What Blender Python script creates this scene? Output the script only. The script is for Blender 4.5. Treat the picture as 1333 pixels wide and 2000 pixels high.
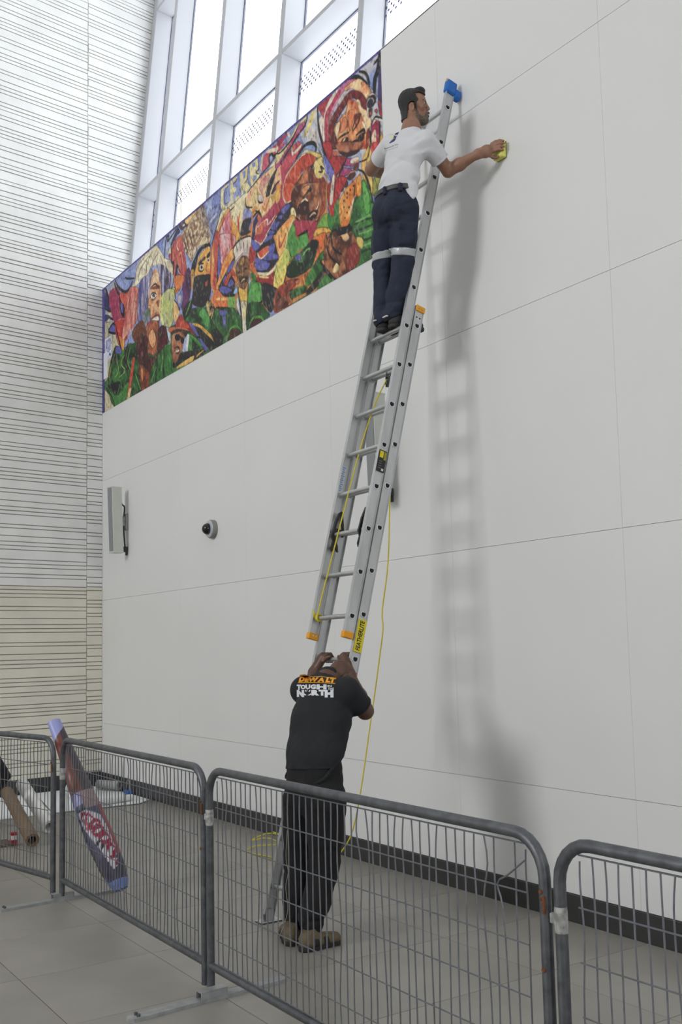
import bpy, bmesh, math, random
import numpy as np
from mathutils import Vector, Matrix

for _o in list(bpy.data.objects):
    bpy.data.objects.remove(_o, do_unlink=True)
scene = bpy.context.scene
COL = scene.collection
random.seed(7)

# ------------------------------------------------------------------ camera
def look_axes(yaw, pitch, roll):
    f = Vector((-math.cos(yaw), math.sin(yaw), 0)); r = Vector((math.sin(yaw), math.cos(yaw), 0)); u = Vector((0, 0, 1))
    F = f * math.cos(pitch) + u * math.sin(pitch)
    U = -f * math.sin(pitch) + u * math.cos(pitch)
    R = r * math.cos(roll) + U * math.sin(roll)
    U2 = -r * math.sin(roll) + U * math.cos(roll)
    return R, U2, F
_R, _U, _F = look_axes(0.590679, 0.095254, -0.02194)
cam_data = bpy.data.cameras.new('camera')
cam = bpy.data.objects.new('camera', cam_data); COL.objects.link(cam)
cam.matrix_world = Matrix(((_R.x, _U.x, -_F.x, 12.8582), (_R.y, _U.y, -_F.y, -4.7589), (_R.z, _U.z, -_F.z, 1.75), (0, 0, 0, 1)))
cam_data.sensor_fit = 'VERTICAL'; cam_data.sensor_height = 36.0
cam_data.lens = 1947.736 / 2000.0 * 36.0
cam_data.shift_y = 75.764 / 2000.0
cam_data.clip_end = 200
scene.camera = cam

# ------------------------------------------------------------------ sky, lights, exposure
world = bpy.data.worlds.new('overcast_sky'); scene.world = world
world.use_nodes = True
_bg = world.node_tree.nodes['Background']
_bg.inputs[0].default_value = (0.95, 0.975, 1.0, 1); _bg.inputs[1].default_value = WORLD_STRENGTH = 4.0
key = bpy.data.lights.new('window_daylight', 'AREA')      # tall window in the far side of the hall
key.shape = 'RECTANGLE'; key.size = 4.2; key.size_y = 4.2; key.energy = 1600; key.color = (0.975, 0.99, 1.0)
key_ob = bpy.data.objects.new('window_daylight', key); COL.objects.link(key_ob)
key_ob.location = (7.2, -21.0, 9.2)
key_ob.rotation_euler = (Vector((7.2, 0, 3.0)) - key_ob.location).to_track_quat('-Z', 'Y').to_euler()
vs = scene.view_settings
vs.view_transform = 'Standard'; vs.look = 'None'; vs.gamma = 1.0; vs.use_curve_mapping = False
vs.exposure = 0.0
scene.cycles.use_denoising = True; scene.cycles.max_bounces = 7; scene.cycles.diffuse_bounces = 4; scene.cycles.glossy_bounces = 3; scene.cycles.transparent_max_bounces = 8

# ------------------------------------------------------------------ materials
def lin(c):
    return tuple(((x / 255.0) / 12.92 if x / 255.0 <= 0.04045 else ((x / 255.0 + 0.055) / 1.055) ** 2.4) for x in c)
MATS = {}
def mat(name, rgb, rough=0.6, metal=0.0, var=0.0, scale=8.0, bump=0.0, bscale=60.0, spec=0.5, rgb2=None, stretch=None, emit=None):
    """procedural material: base colour broken up by noise, optional bump"""
    if name in MATS: return MATS[name]
    m = bpy.data.materials.new(name); m.use_nodes = True
    nt = m.node_tree; b = nt.nodes['Principled BSDF']
    c = lin(rgb)
    b.inputs['Base Color'].default_value = (*c, 1); b.inputs['Roughness'].default_value = rough
    b.inputs['Metallic'].default_value = metal; b.inputs['Specular IOR Level'].default_value = spec
    if var or bump:
        tc = nt.nodes.new('ShaderNodeTexCoord'); mp = nt.nodes.new('ShaderNodeMapping')
        nt.links.new(tc.outputs['Object'], mp.inputs[0])
        if stretch: mp.inputs['Scale'].default_value = stretch
    if var:
        n = nt.nodes.new('ShaderNodeTexNoise'); n.inputs['Scale'].default_value = scale; n.inputs['Detail'].default_value = 6
        nt.links.new(mp.outputs[0], n.inputs['Vector'])
        r = nt.nodes.new('ShaderNodeValToRGB')
        lo = lin(rgb2) if rgb2 else tuple(x * (1 - var) for x in c)
        hi = c if rgb2 else tuple(min(1, x * (1 + var)) for x in c)
        r.color_ramp.elements[0].position = 0.35; r.color_ramp.elements[0].color = (*lo, 1)
        r.color_ramp.elements[1].position = 0.65; r.color_ramp.elements[1].color = (*hi, 1)
        nt.links.new(n.outputs['Fac'], r.inputs[0]); nt.links.new(r.outputs[0], b.inputs['Base Color'])
    if bump:
        n2 = nt.nodes.new('ShaderNodeTexNoise'); n2.inputs['Scale'].default_value = bscale; n2.inputs['Detail'].default_value = 4
        nt.links.new(mp.outputs[0], n2.inputs['Vector'])
        bp = nt.nodes.new('ShaderNodeBump'); bp.inputs['Strength'].default_value = bump; bp.inputs['Distance'].default_value = 0.01
        nt.links.new(n2.outputs['Fac'], bp.inputs['Height']); nt.links.new(bp.outputs[0], b.inputs['Normal'])
    if emit:
        b.inputs['Emission Color'].default_value = (*lin(rgb), 1); b.inputs['Emission Strength'].default_value = emit
    MATS[name] = m
    return m

def attr_mat(name, attr, rough=0.5, spec=0.4, bump=0.0, bscale=200.0):
    """flat print: colours stored per vertex of the print itself"""
    m = bpy.data.materials.new(name); m.use_nodes = True
    nt = m.node_tree; b = nt.nodes['Principled BSDF']
    a = nt.nodes.new('ShaderNodeAttribute'); a.attribute_name = attr
    nt.links.new(a.outputs['Color'], b.inputs['Base Color'])
    b.inputs['Roughness'].default_value = rough; b.inputs['Specular IOR Level'].default_value = spec
    return m

# ------------------------------------------------------------------ mesh helpers
class MB:
    """collects shapes into one mesh"""
    def __init__(s): s.v = []; s.f = []
    def add(s, vs, fs):
        o = len(s.v); s.v += [tuple(v) for v in vs]; s.f += [tuple(i + o for i in f) for f in fs]; return s
    def box(s, lo, hi, M=None):
        x0, y0, z0 = lo; x1, y1, z1 = hi
        vs = [(x0,y0,z0),(x1,y0,z0),(x1,y1,z0),(x0,y1,z0),(x0,y0,z1),(x1,y0,z1),(x1,y1,z1),(x0,y1,z1)]
        if M is not None: vs = [M @ Vector(v) for v in vs]
        return s.add(vs, [(0,3,2,1),(4,5,6,7),(0,1,5,4),(1,2,6,5),(2,3,7,6),(3,0,4,7)])
    def cbox(s, lo, hi, c, M=None):
        """box with chamfered edges"""
        bm = bmesh.new(); bmesh.ops.create_cube(bm, size=1.0)
        for v in bm.verts:
            v.co = Vector([(lo[i] + hi[i]) / 2 + v.co[i] * (hi[i] - lo[i]) for i in range(3)])
        bmesh.ops.bevel(bm, geom=list(bm.edges), offset=c, segments=1, affect='EDGES')
        bm.verts.index_update()
        vs = [M @ v.co if M is not None else v.co.copy() for v in bm.verts]
        fs = [tuple(v.index for v in f.verts) for f in bm.faces]
        bm.free(); return s.add(vs, fs)
    def tube(s, pts, r, n=8, cap=True, flat=None, closed=False):
        """tube along a path; r a number or a list; flat=(a,b,up) elliptical section"""
        pts = [Vector(p) for p in pts]; N = len(pts)
        rs = r if isinstance(r, (list, tuple)) else [r] * N
        T = []
        for i in range(N):
            if closed: t = pts[(i + 1) % N] - pts[i - 1]
            else: t = pts[min(i + 1, N - 1)] - pts[max(i - 1, 0)]
            T.append(t.normalized())
        up = Vector((0, 0, 1)) if abs(T[0].z) < 0.9 else Vector((1, 0, 0))
        if flat: up = Vector(flat[2])
        n0 = (up - T[0] * up.dot(T[0])).normalized()
        vs = []
        for i in range(N):
            n0 = (n0 - T[i] * n0.dot(T[i])).normalized(); b0 = T[i].cross(n0)
            a, b = (flat[0], flat[1]) if flat else (1, 1)
            for k in range(n):
                q = 2 * math.pi * k / n
                vs.append(pts[i] + (n0 * math.cos(q) * a + b0 * math.sin(q) * b) * rs[i])
        fs = []
        for i in range(N if closed else N - 1):
            j = (i + 1) % N
            for k in range(n):
                l = (k + 1) % n
                fs.append((i * n + k, i * n + l, j * n + l, j * n + k))
        if cap and not closed:
            fs.append(tuple(range(n))[::-1]); fs.append(tuple(range((N - 1) * n, N * n)))
        return s.add(vs, fs)
    def prism(s, poly, M, h):
        """polygon in local xy extruded by h along local z"""
        n = len(poly)
        vs = [M @ Vector((x, y, 0)) for x, y in poly] + [M @ Vector((x, y, h)) for x, y in poly]
        fs = [tuple(range(n))[::-1], tuple(range(n, 2 * n))] + [(i, (i + 1) % n, n + (i + 1) % n, n + i) for i in range(n)]
        return s.add(vs, fs)
    def lathe(s, prof, n=24, M=None):
        vs = []; fs = []
        for r, z in prof:
            for k in range(n):
                a = 2 * math.pi * k / n; p = Vector((r * math.cos(a), r * math.sin(a), z))
                vs.append(M @ p if M is not None else p)
        for i in range(len(prof) - 1):
            for k in range(n):
                l = (k + 1) % n; fs.append((i * n + k, i * n + l, (i + 1) * n + l, (i + 1) * n + k))
        fs.append(tuple(range(n))[::-1]); fs.append(tuple(range((len(prof) - 1) * n, len(prof) * n)))
        return s.add(vs, fs)
    def mesh(s, name, smooth=False):
        me = bpy.data.meshes.new(name); me.from_pydata(s.v, [], s.f); me.update()
        bm = bmesh.new(); bm.from_mesh(me); bmesh.ops.recalc_face_normals(bm, faces=bm.faces); bm.to_mesh(me); bm.free()
        if smooth:
            for p in me.polygons: p.use_smooth = True
            me.set_sharp_from_angle(angle=math.radians(40))
        return me
    def build(s, name, m, parent=None, smooth=False):
        me = s.mesh(name, smooth)
        return link(name, me, m, parent)

def link(name, me, m, parent=None):
    ob = bpy.data.objects.new(name, me); COL.objects.link(ob)
    if m is not None and len(me.materials) == 0: me.materials.append(m)
    if parent is not None: ob.parent = parent
    return ob
def tag(o, label=None, cat=None, group=None, kind=None):
    if label: o['label'] = label
    if cat: o['category'] = cat
    if group: o['group'] = group
    if kind: o['kind'] = kind
    return o
def thing(name, label, cat, group=None):
    o = bpy.data.objects.new(name, None); COL.objects.link(o); o.empty_display_size = 0.1
    return tag(o, label, cat, group)
def based(root, loc):
    """move an Empty to the thing's base while its parts keep their place"""
    loc = Vector(loc)
    root.location = loc
    for ch in root.children: ch.matrix_parent_inverse = Matrix.Translation(-loc)
    return root
def struct(name, mb, m, smooth=False):
    return tag(mb.build(name, m, None, smooth), kind='structure')
def frame_M(o, x, y, z):
    o, x, y, z = Vector(o), Vector(x), Vector(y), Vector(z)
    return Matrix(((x.x, y.x, z.x, o.x), (x.y, y.y, z.y, o.y), (x.z, y.z, z.z, o.z), (0, 0, 0, 1)))
def spline(pts, n=6, closed=False):
    """Catmull-Rom through the points"""
    P = [np.array(p, float) for p in pts]; out = []; N = len(P)
    rng = range(N) if closed else range(N - 1)
    for i in rng:
        if closed: p0, p1, p2, p3 = P[i - 1], P[i], P[(i + 1) % N], P[(i + 2) % N]
        else: p0, p1, p2, p3 = P[max(i - 1, 0)], P[i], P[i + 1], P[min(i + 2, N - 1)]
        for k in range(n):
            t = k / n
            out.append(0.5 * ((2 * p1) + (-p0 + p2) * t + (2 * p0 - 5 * p1 + 4 * p2 - p3) * t * t + (-p0 + 3 * p1 - 3 * p2 + p3) * t ** 3))
    if not closed: out.append(P[-1])
    return out
# ------------------------------------------------------------------ floor
TX, TY = 0.8138, 0.7618
X_LINE0, Y_LINE0 = 8.0579, -0.8581
M_grout = mat('floor_grout', (88, 85, 79), 0.85, var=0.15, scale=5)
M_tile = mat('floor_tile', (140, 136, 128), 0.38, var=0.10, scale=1.7, bump=0.04, bscale=90, spec=0.45)
floor = struct('floor', MB().box((-1.2, -26, -0.2), (26, 0.05, -0.004)), mat('floor_far', (140, 137, 129), 0.45, var=0.08, scale=1.5))
b = MB(); b.box((-1.0, -8.2, -0.0042), (16.6, 0.0, -0.0034)); g = b.build('grout', M_grout, floor)
xs = [X_LINE0 + TX * k for k in range(-10, 11)]
ys = [0.0, Y_LINE0] + [Y_LINE0 - TY * k for k in range(1, 10)]
tile_me = {}
for j in range(len(ys) - 1):
    d = ys[j] - ys[j + 1]
    for i in range(len(xs) - 1):
        if xs[i + 1] < 0.13 * -ys[j + 1] - 0.25: continue
        key_ = round(d, 3)
        if key_ not in tile_me:
            tile_me[key_] = MB().cbox((-TX / 2 + 0.0022, -d / 2 + 0.0022, -0.0038), (TX / 2 - 0.0022, d / 2 - 0.0022, 0.0), 0.0012).mesh('tile')
        t = link('tile', tile_me[key_], M_tile, floor)
        t.location = ((xs[i] + xs[i + 1]) / 2, (ys[j] + ys[j + 1]) / 2, 0)

# ------------------------------------------------------------------ right wall of large white panels
Z_TOP = 6.7154
M_wall = mat('wall_panel_white', (214, 214, 213), 0.42, var=0.015, scale=0.8, bump=0.02, bscale=300, spec=0.35)
M_wallgap = mat('wall_gap', (185, 185, 183), 0.8)
wall_right = struct('wall_right', MB().box((-0.3, 0.012, 0.0), (17.0, 0.62, Z_TOP - 0.012)), M_wallgap)
vx = [0.0] + [7.236 + 1.5916 * k for k in range(-4, 7)]
hz_ = [0.1717, 0.8077, 2.425, 4.0374, 5.6648, Z_TOP]
for i in range(len(vx) - 1):
    for j in range(len(hz_) - 1):
        b = MB().cbox((vx[i] + 0.0005, 0.0, hz_[j] + 0.0012), (vx[i + 1] - 0.0005, 0.0118, hz_[j + 1] - 0.0012), 0.0004)
        b.build('panel', M_wall, wall_right)
struct('trim_1', MB().cbox((-0.3, 0.0, Z_TOP - 0.012), (17.0, 0.66, Z_TOP + 0.004), 0.002), mat('ledge_white', (222, 222, 224), 0.4))
M_base = mat('baseboard_black', (50, 50, 50), 0.45, var=0.1, scale=3)
struct('baseboard_right', MB().cbox((0.02, -0.014, 0.0), (17.0, 0.0115, 0.170), 0.003), M_base)

# ------------------------------------------------------------------ left wall: grooved precast courses in two columns
AL = 0.12946
LN = Vector((math.cos(AL), math.sin(AL), 0)); LT = Vector((-math.sin(AL), math.cos(AL), 0))
def left_M(): return frame_M((0, 0, 0), LT, LN, (0, 0, 1))       # local x along wall (+ towards the window), y out of the wall
M_con = mat('precast_white', (224, 224, 222), 0.8, var=0.05, scale=2.2, bump=0.25, bscale=120)
M_con_b = mat('precast_beige', (217, 213, 199), 0.8, var=0.05, scale=2.2, bump=0.25, bscale=120)
M_groove = mat('precast_groove', (170, 166, 156), 0.9)
wall_left = struct('wall_left', MB().box((-14.0, -0.4, 0.0), (0.0, -0.016, 13.0), left_M()).box((0.0, -0.4, Z_TOP), (1.3, -0.016, 13.0), left_M()), M_groove)
SEAM = -0.2255
PA = [40,80,60,40,38,100,37,78,57,40,40,98,40,40,62,38,82,38,39,38,90]
PB = [63,32,78,40,40,37,101,35,79,58,40,38,97,37,81,60,39,38,100,40,33]
def course(pattern, shift):
    tot = sum(pattern); zs = []
    for k in range(-3, 7):
        z = 9.8061 - 1.4943 * k + shift
        for w in pattern:
            zs.append(z); z -= 1.4943 * w / tot
    return zs
def planks(pattern, shift, col):
    zs = course(pattern, shift)
    rnd = random.Random(3 + col)
    for a, c in zip(zs[:-1], zs[1:]):
        if a > 12.9 or a < 0.17: continue
        lo = max(c + 0.0052, 0.0); hi = a - 0.0052
        if hi - lo < 0.01: continue
        d = rnd.uniform(-0.0025, 0.0025)
        if col == 0: t0, t1 = -9.5, SEAM - 0.004
        else: t0, t1 = SEAM + 0.004 + rnd.uniform(-0.004, 0.004), (0.0 if a < Z_TOP + 0.05 else 1.25)
        bb = MB().cbox((t0, -0.016, lo), (t1, d, hi), 0.0035, left_M())
        bb.build('course', M_con_b if hi < 2.63 else M_con, wall_left)
planks(PA, 0.0, 0); planks(PB, 0.0, 1)
struct('baseboard_left', MB().cbox((-9.5, 0.003, 0.0), (-0.02, 0.018, 0.185), 0.003, left_M()), M_base)

# ------------------------------------------------------------------ outward leaning curtain wall above the ledge
LEAN = 0.10167; _l = math.hypot(1, LEAN)
SV = Vector((0, LEAN / _l, 1 / _l)); SN = Vector((0, 1 / _l, -LEAN / _l))     # up the slope, out through the glass
def slope_len(z): return (z - Z_TOP) * _l
WM = frame_M((0, 0.3622, Z_TOP), (1, 0, 0), SN, SV)                            # local x along, y out, z up the slope
M_frame = mat('window_frame_white', (174, 176, 181), 0.35, spec=0.4)
M_gasket = mat('window_gasket', (120, 124, 140), 0.6)
M_glass = bpy.data.materials.new('window_glass'); M_glass.use_nodes = True
_nt = M_glass.node_tree; _nt.nodes.clear()
_o = _nt.nodes.new('ShaderNodeOutputMaterial'); _mx = _nt.nodes.new('ShaderNodeMixShader'); _tr = _nt.nodes.new('ShaderNodeBsdfTransparent')
_gl = _nt.nodes.new('ShaderNodeBsdfGlossy'); _gl.inputs['Roughness'].default_value = 0.02; _tr.inputs[0].default_value = (0.97, 0.98, 0.99, 1)
_mx.inputs[0].default_value = 0.05
_nt.links.new(_tr.outputs[0], _mx.inputs[1]); _nt.links.new(_gl.outputs[0], _mx.inputs[2]); _nt.links.new(_mx.outputs[0], _o.inputs[0])
M_frit = mat('frit_dots', (70, 74, 120), 0.6)
S0, S1 = slope_len(Z_TOP - 0.0), slope_len(12.95)
MULL = [-0.09, 0.745, 2.38, 3.965, 5.55, 7.135, 8.72, 10.305, 11.89, 13.475, 15.06]
TRZ = [8.155, 11.05]
MD = 0.25
for i, mx in enumerate(MULL):
    w = tag(bpy.data.objects.new('window_%d' % (i + 1), None), kind='structure'); COL.objects.link(w)
    wd = 0.095 if i else 0.13
    b = MB().cbox((mx, 0, S0), (mx + wd, MD, S1), 0.006, WM)
    b.build('mullion', M_frame, w)
    MB().box((mx - 0.012, MD, S0), (mx + wd + 0.012, MD + 0.02, S1), WM).build('gasket', M_gasket, w)
    if i + 1 < len(MULL):
        nx = MULL[i + 1]; x0 = mx + wd
        prev = S0
        for z in TRZ:
            s = slope_len(z)
            MB().cbox((x0, 0.004, s), (nx, MD, s + 0.055), 0.005, WM).build('transom', M_frame, w)
            MB().box((x0, MD, s - 0.012), (nx, MD + 0.02, s + 0.067), WM).build('gasket', M_gasket, w)
            MB().box((x0 - 0.01, MD + 0.004, prev), (nx + 0.01, MD + 0.016, s + 0.02), WM).build('pane', M_glass, w)
            prev = s + 0.03
        MB().box((x0 - 0.01, MD + 0.004, prev), (nx + 0.01, MD + 0.016, S1), WM).build('pane', M_glass, w)
        fb = MB()
        pitch = 0.08
        nx_ = int((nx - x0) / pitch)
        for r in range(5):
            for c in range(nx_ + 1):
                px = x0 + 0.016 + c * pitch + (pitch / 2 if r % 2 else 0); pz = slope_len(7.948) - r * 0.0435
                if px > nx - 0.005: continue
                M2 = WM @ Matrix.Translation((px, MD + 0.003, pz))
                n = 8; vs_ = [M2 @ Vector((0.0165 * math.cos(q * 2 * math.pi / n), 0, 0.0165 * math.sin(q * 2 * math.pi / n))) for q in range(n)]
                fb.add(vs_, [tuple(range(n))])
        tag(fb.build('frit_dots', M_frit, w), kind='stuff')
struct('ceiling', MB().box((-2, -26, 12.95), (26, 3.0, 13.2)), mat('ceiling_white', (190, 190, 190), 0.8))
M_far = mat('hall_far_wall', (150, 149, 146), 0.8)
struct('wall_back', MB().box((-5, -26.3, -0.2), (26.3, -26, 13.2)), M_far)
struct('wall_side', MB().box((26, -26.3, -0.2), (26.3, 3.0, 2.6)).box((26, -26.3, 10.0), (26.3, 3.0, 13.2)).box((26, -26.3, 2.6), (26.3, -11.0, 10.0)).box((26, -0.6, 2.6), (26.3, 3.0, 10.0)), M_far)   # unseen end wall; open hole added to let sky light reach the left wall
# ------------------------------------------------------------------ crowd barriers
M_galv = mat('galvanised_tube', (88, 90, 94), 0.42, metal=0.5, var=0.22, scale=22, bump=0.12, bscale=160)
M_wire = mat('galvanised_wire', (110, 112, 118), 0.42, metal=0.5, var=0.12, scale=30)
M_rust = mat('rust', (104, 62, 36), 0.9, var=0.3, scale=60)
M_zinc = mat('zinc_foot', (158, 160, 160), 0.5, metal=0.4, var=0.15, scale=18)
M_chalk = mat('chalky_paint', (146, 146, 143), 0.8, var=0.4, scale=40)
TUBE_R = 0.0205
def barrier(p0, ang, length, label, seed, odd=()):
    rnd = random.Random(seed)
    root = thing('crowd_barrier', label, 'barrier', 'crowd barriers hooked end to end')
    M = Matrix.Translation(p0) @ Matrix.Rotation(ang, 4, 'Z')
    H = 1.128; R = 0.13; zb = 0.145; rust_spots = [0.96, 0.72, 0.6][:rnd.randint(1, 3)]
    path = [(0, 0, 0.035)]
    for k in range(7):
        a = math.pi - k * (math.pi / 2) / 6
        path.append((R + R * math.cos(a), 0, H - R + R * math.sin(a)))
    for k in range(7):
        a = math.pi / 2 - k * (math.pi / 2) / 6
        path.append((length - R + R * math.cos(a), 0, H - R + R * math.sin(a)))
    path.append((length, 0, 0.035))
    MB().tube([M @ Vector(q) for q in path], TUBE_R, 12).build('frame', M_galv, root, True)
    MB().tube([M @ Vector((TUBE_R * 0.6, 0, zb)), M @ Vector((length - TUBE_R * 0.6, 0, zb))], TUBE_R * 0.95, 12).build('bottom_rail', M_galv, root, True)
    x0, x1 = 0.085, length - 0.085
    n = int(round((x1 - x0) / 0.0505))
    ztop = H - TUBE_R - 0.012
    for z in (0.285, 0.448, 0.612, 0.776, 0.940):
        pts = [(x0 - 0.006, -0.003, z + rnd.uniform(-.003, .003)), (x0 + (x1 - x0) * .3, -0.003, z + rnd.uniform(-.005, .005)), (x0 + (x1 - x0) * .7, -0.003, z + rnd.uniform(-.005, .005)), (x1 + 0.006, -0.003, z)]
        MB().tube([M @ Vector(q) for q in spline(pts, 4)], 0.003, 6).build('horizontal_wire', M_wire, root, True)
    for q in ((x0, x1, ztop), (x0, x1, zb + TUBE_R + 0.006)):
        MB().tube([M @ Vector((q[0], -0.002, q[2])), M @ Vector((q[1], -0.002, q[2]))], 0.003, 6).build('horizontal_wire', M_wire, root, True)
    for i in range(n + 1):
        x = x0 + (x1 - x0) * i / n
        edge = min(i, n - i)
        zt = ztop if edge > 0 else ztop - 0.02
        j = 0.004 if rnd.random() < 0.75 else 0.013
        pts = [(x, 0.003, zb + TUBE_R)]
        for z in (0.33, 0.6, 0.85, 1.0):
            pts.append((x + rnd.uniform(-j, j), 0.003 + rnd.uniform(-j, j) * .6, z))
        pts.append((x, 0.003, zt))
        if i in odd:                        # wire torn off at the top and bent over
            pts = pts[:3] + [(x - 0.012, 0.0, 0.86), (x - 0.03, -0.006, 0.945), (x + 0.03, -0.012, 0.985), (x + 0.115, -0.016, 1.045)]
        MB().tube([M @ Vector(q) for q in spline(pts, 3)], 0.0031, 6).build('vertical_wire', M_wire, root, True)
    MB().cbox((-0.040, -0.012, 0.868), (-0.012, 0.012, 0.900), 0.003, M).build('hook_plate', M_chalk, root)
    MB().tube([M @ Vector((0, 0, 0.845)), M @ Vector((0, 0, 0.865)), M @ Vector((0, 0, 0.905)), M @ Vector((0, 0, 0.925))], [TUBE_R * 1.01, TUBE_R * 1.07, TUBE_R * 1.07, TUBE_R * 1.01], 12).build('paint_patch', M_chalk, root, True)
    MB().tube(spline([M @ Vector((length + 0.002, -0.018, 0.935)), M @ Vector((length + 0.012, -0.022, 0.945)), M @ Vector((length + 0.015, -0.022, 0.925)), M @ Vector((length + 0.012, -0.02, 0.895))], 4), 0.006, 8).build('hook', M_rust, root, True)
    for q in rust_spots:
        MB().lathe([(0.004, -0.003), (0.009, 0.0), (0.006, 0.004)], 8, M @ Matrix.Translation((length, -TUBE_R, q)) @ Matrix.Rotation(math.pi / 2, 4, 'X')).build('rust_spot', M_rust, root, True)
    return based(root, p0)
barrier((5.705, -2.405, 0), -0.006, 2.325, 'grey crowd barrier standing between the rolled print and the worker in black', 11)
barrier((8.095, -2.42, 0), 0.0, 2.40, 'grey crowd barrier in front of the worker in black, with one wire torn loose', 12, odd=(42,))
barrier((10.56, -2.42, 0), 0.0, 2.40, 'grey crowd barrier cut off by the right edge of the picture', 13)
_a = math.atan2(-2.43 + 2.603, 5.62 - 4.793)
barrier((5.60 - 2.35 * math.cos(_a), -2.437 - 2.35 * math.sin(_a), 0), _a, 2.35, 'grey crowd barrier cut off by the left edge, in front of the white sheets', 14)

def barrier_foot(a, b, label):
    root = thing('barrier_foot', label, 'foot', 'flat steel feet under the barriers')
    a, b = Vector(a), Vector(b); d = (b - a); L = d.length; d.normalize(); s = Vector((d.y, -d.x, 0)); M = frame_M(a, d, s, (0, 0, 1))
    w = 0.033; c = 0.02
    poly = [(0, -w + c), (c, -w), (L - c, -w), (L, -w + c), (L, w - c), (L - c, w), (c, w), (0, w - c)]
    MB().prism(poly, Matrix(M) @ Matrix.Translation((0, 0, 0.0)), 0.018).build('foot_plate', M_zinc, root)
    m = L / 2 + 0.01
    bb = MB().box((m - 0.075, -0.03, 0.018), (m + 0.075, -0.024, 0.052), M).box((m - 0.075, 0.024, 0.018), (m + 0.075, 0.03, 0.052), M)
    bb.box((m - 0.075, -0.03, 0.05), (m + 0.075, 0.03, 0.055), M)
    bb.build('socket', M_zinc, root)
    for q in (-0.035, 0.035):
        MB().lathe([(0.009, 0.0), (0.009, 0.012)], 10, M @ Matrix.Translation((0.05, q * 0.4, 0.018))).build('bolt', M_galv, root, True)
    return based(root, a)
barrier_foot((8.19, -2.905, 0), (8.13, -2.01, 0), 'flat steel barrier foot with rounded end, nearest the camera')
barrier_foot((5.72, -2.86, 0), (5.66, -1.95, 0), 'flat steel barrier foot below the rolled print')

# ------------------------------------------------------------------ rolled print leaning on the barriers
def color_grid(name, P, C, m, parent=None, closed=False):
    """P (nu,nv,3) points, C (nu,nv,3) linear colours -> one printed surface"""
    nu, nv = P.shape[:2]
    me = bpy.data.meshes.new(name)
    idx = np.arange(nu * nv).reshape(nu, nv)
    if closed: idx = np.concatenate([idx, idx[:, :1]], 1)
    F = np.stack([idx[:-1, :-1], idx[1:, :-1], idx[1:, 1:], idx[:-1, 1:]], -1).reshape(-1, 4)
    me.vertices.add(nu * nv); me.vertices.foreach_set('co', P.reshape(-1).astype(np.float32))
    me.loops.add(F.size); me.loops.foreach_set('vertex_index', F.reshape(-1).astype(np.int32))
    me.polygons.add(len(F)); me.polygons.foreach_set('loop_start', np.arange(0, F.size, 4, dtype=np.int32)); 
    me.polygons.foreach_set('loop_total', np.full(len(F), 4, dtype=np.int32))
    me.update(calc_edges=True); me.validate()
    at = me.color_attributes.new('print', 'FLOAT_COLOR', 'POINT')
    rgba = np.ones((nu * nv, 4), np.float32); rgba[:, :3] = C.reshape(-1, 3); at.data.foreach_set('color', rgba.reshape(-1))
    me.polygons.foreach_set('use_smooth', np.ones(len(F), dtype=bool))
    return link(name, me, m, parent)
def rgbl(c): return np.array(lin(c))
def pt_in_poly(X, Y, poly):
    inside = np.zeros(X.shape, bool); n = len(poly)
    for i in range(n):
        x0, y0 = poly[i]; x1, y1 = poly[(i + 1) % n]
        if y0 == y1: continue
        c = ((y0 > Y) != (y1 > Y)) & (X < (x1 - x0) * (Y - y0) / (y1 - y0) + x0)
        inside ^= c
    return inside
def seg_dist(X, Y, pts):
    D = np.full(X.shape, 1e9); Tn = np.zeros(X.shape)
    n = len(pts) - 1
    for i in range(n):
        x0, y0 = pts[i][:2]; x1, y1 = pts[i + 1][:2]; dx, dy = x1 - x0, y1 - y0; L = dx * dx + dy * dy + 1e-12
        t = np.clip(((X - x0) * dx + (Y - y0) * dy) / L, 0, 1)
        d = np.hypot(X - x0 - t * dx, Y - y0 - t * dy)
        m = d < D; D[m] = d[m]; Tn[m] = ((i + t) / n)[m]
    return D, Tn
root = thing('rolled_print', 'loosely rolled colourful print leaning against the barrier joint', 'roll')
A = np.array([5.955, -2.06, 0.075]); B = np.array([5.235, -2.318, 1.225])
nu, nv = 220, 72
T = np.linspace(0, 1, nu); ax = (B - A) / np.linalg.norm(B - A)
e1 = np.cross(ax, [0, 0, 1.]); e1 /= np.linalg.norm(e1); e2 = np.cross(ax, e1)
rad = np.interp(T, [0, .04, .12, .3, .5, .75, .9, 1], [.050, .078, .098, .112, .100, .074, .058, .053])
sag = -0.045 * np.sin(np.pi * np.clip(T, 0, 1)) * (1 - T)
Q = np.linspace(0, 2 * np.pi, nv, endpoint=False)
P = A + np.outer(T, B - A)[:, None, :] + (rad[:, None, None]) * (np.cos(Q)[None, :, None] * e1 * 1.0 + np.sin(Q)[None, :, None] * e2 * 0.8)
P[:, :, 2] += sag[:, None] * 0.6
# angle seen by a viewer standing in front of the barrier is v in -1..1
face = Vector((0.83, -0.55, 0.05)).normalized(); ca = np.array(face) @ e1; cb = np.array(face) @ e2; q0 = math.atan2(cb, ca)
V = ((Q - q0 + np.pi) % (2 * np.pi) - np.pi) / (np.pi / 2)
VV, TT = np.meshgrid(V, T)
if (np.cross(ax, np.array(face)) @ (np.cos(q0 + .3) * e1 + np.sin(q0 + .3) * e2)) < 0: VV = -VV
C = np.zeros((nu, nv, 3)); C[:] = rgbl((76, 74, 100))
def reg(mask, c): C[mask] = rgbl(c)
reg(TT > .9 + VV * .05, (150, 155, 205))
reg((TT <= .9 + VV * .05) & (TT > .56), (110, 66, 56))
reg((TT <= .9 + VV * .05) & (TT > .56) & (VV > .35), (70, 60, 66))
reg((TT <= .86) & (TT > .60) & (np.abs(VV + .15) < .18), (128, 60, 50))
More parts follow.
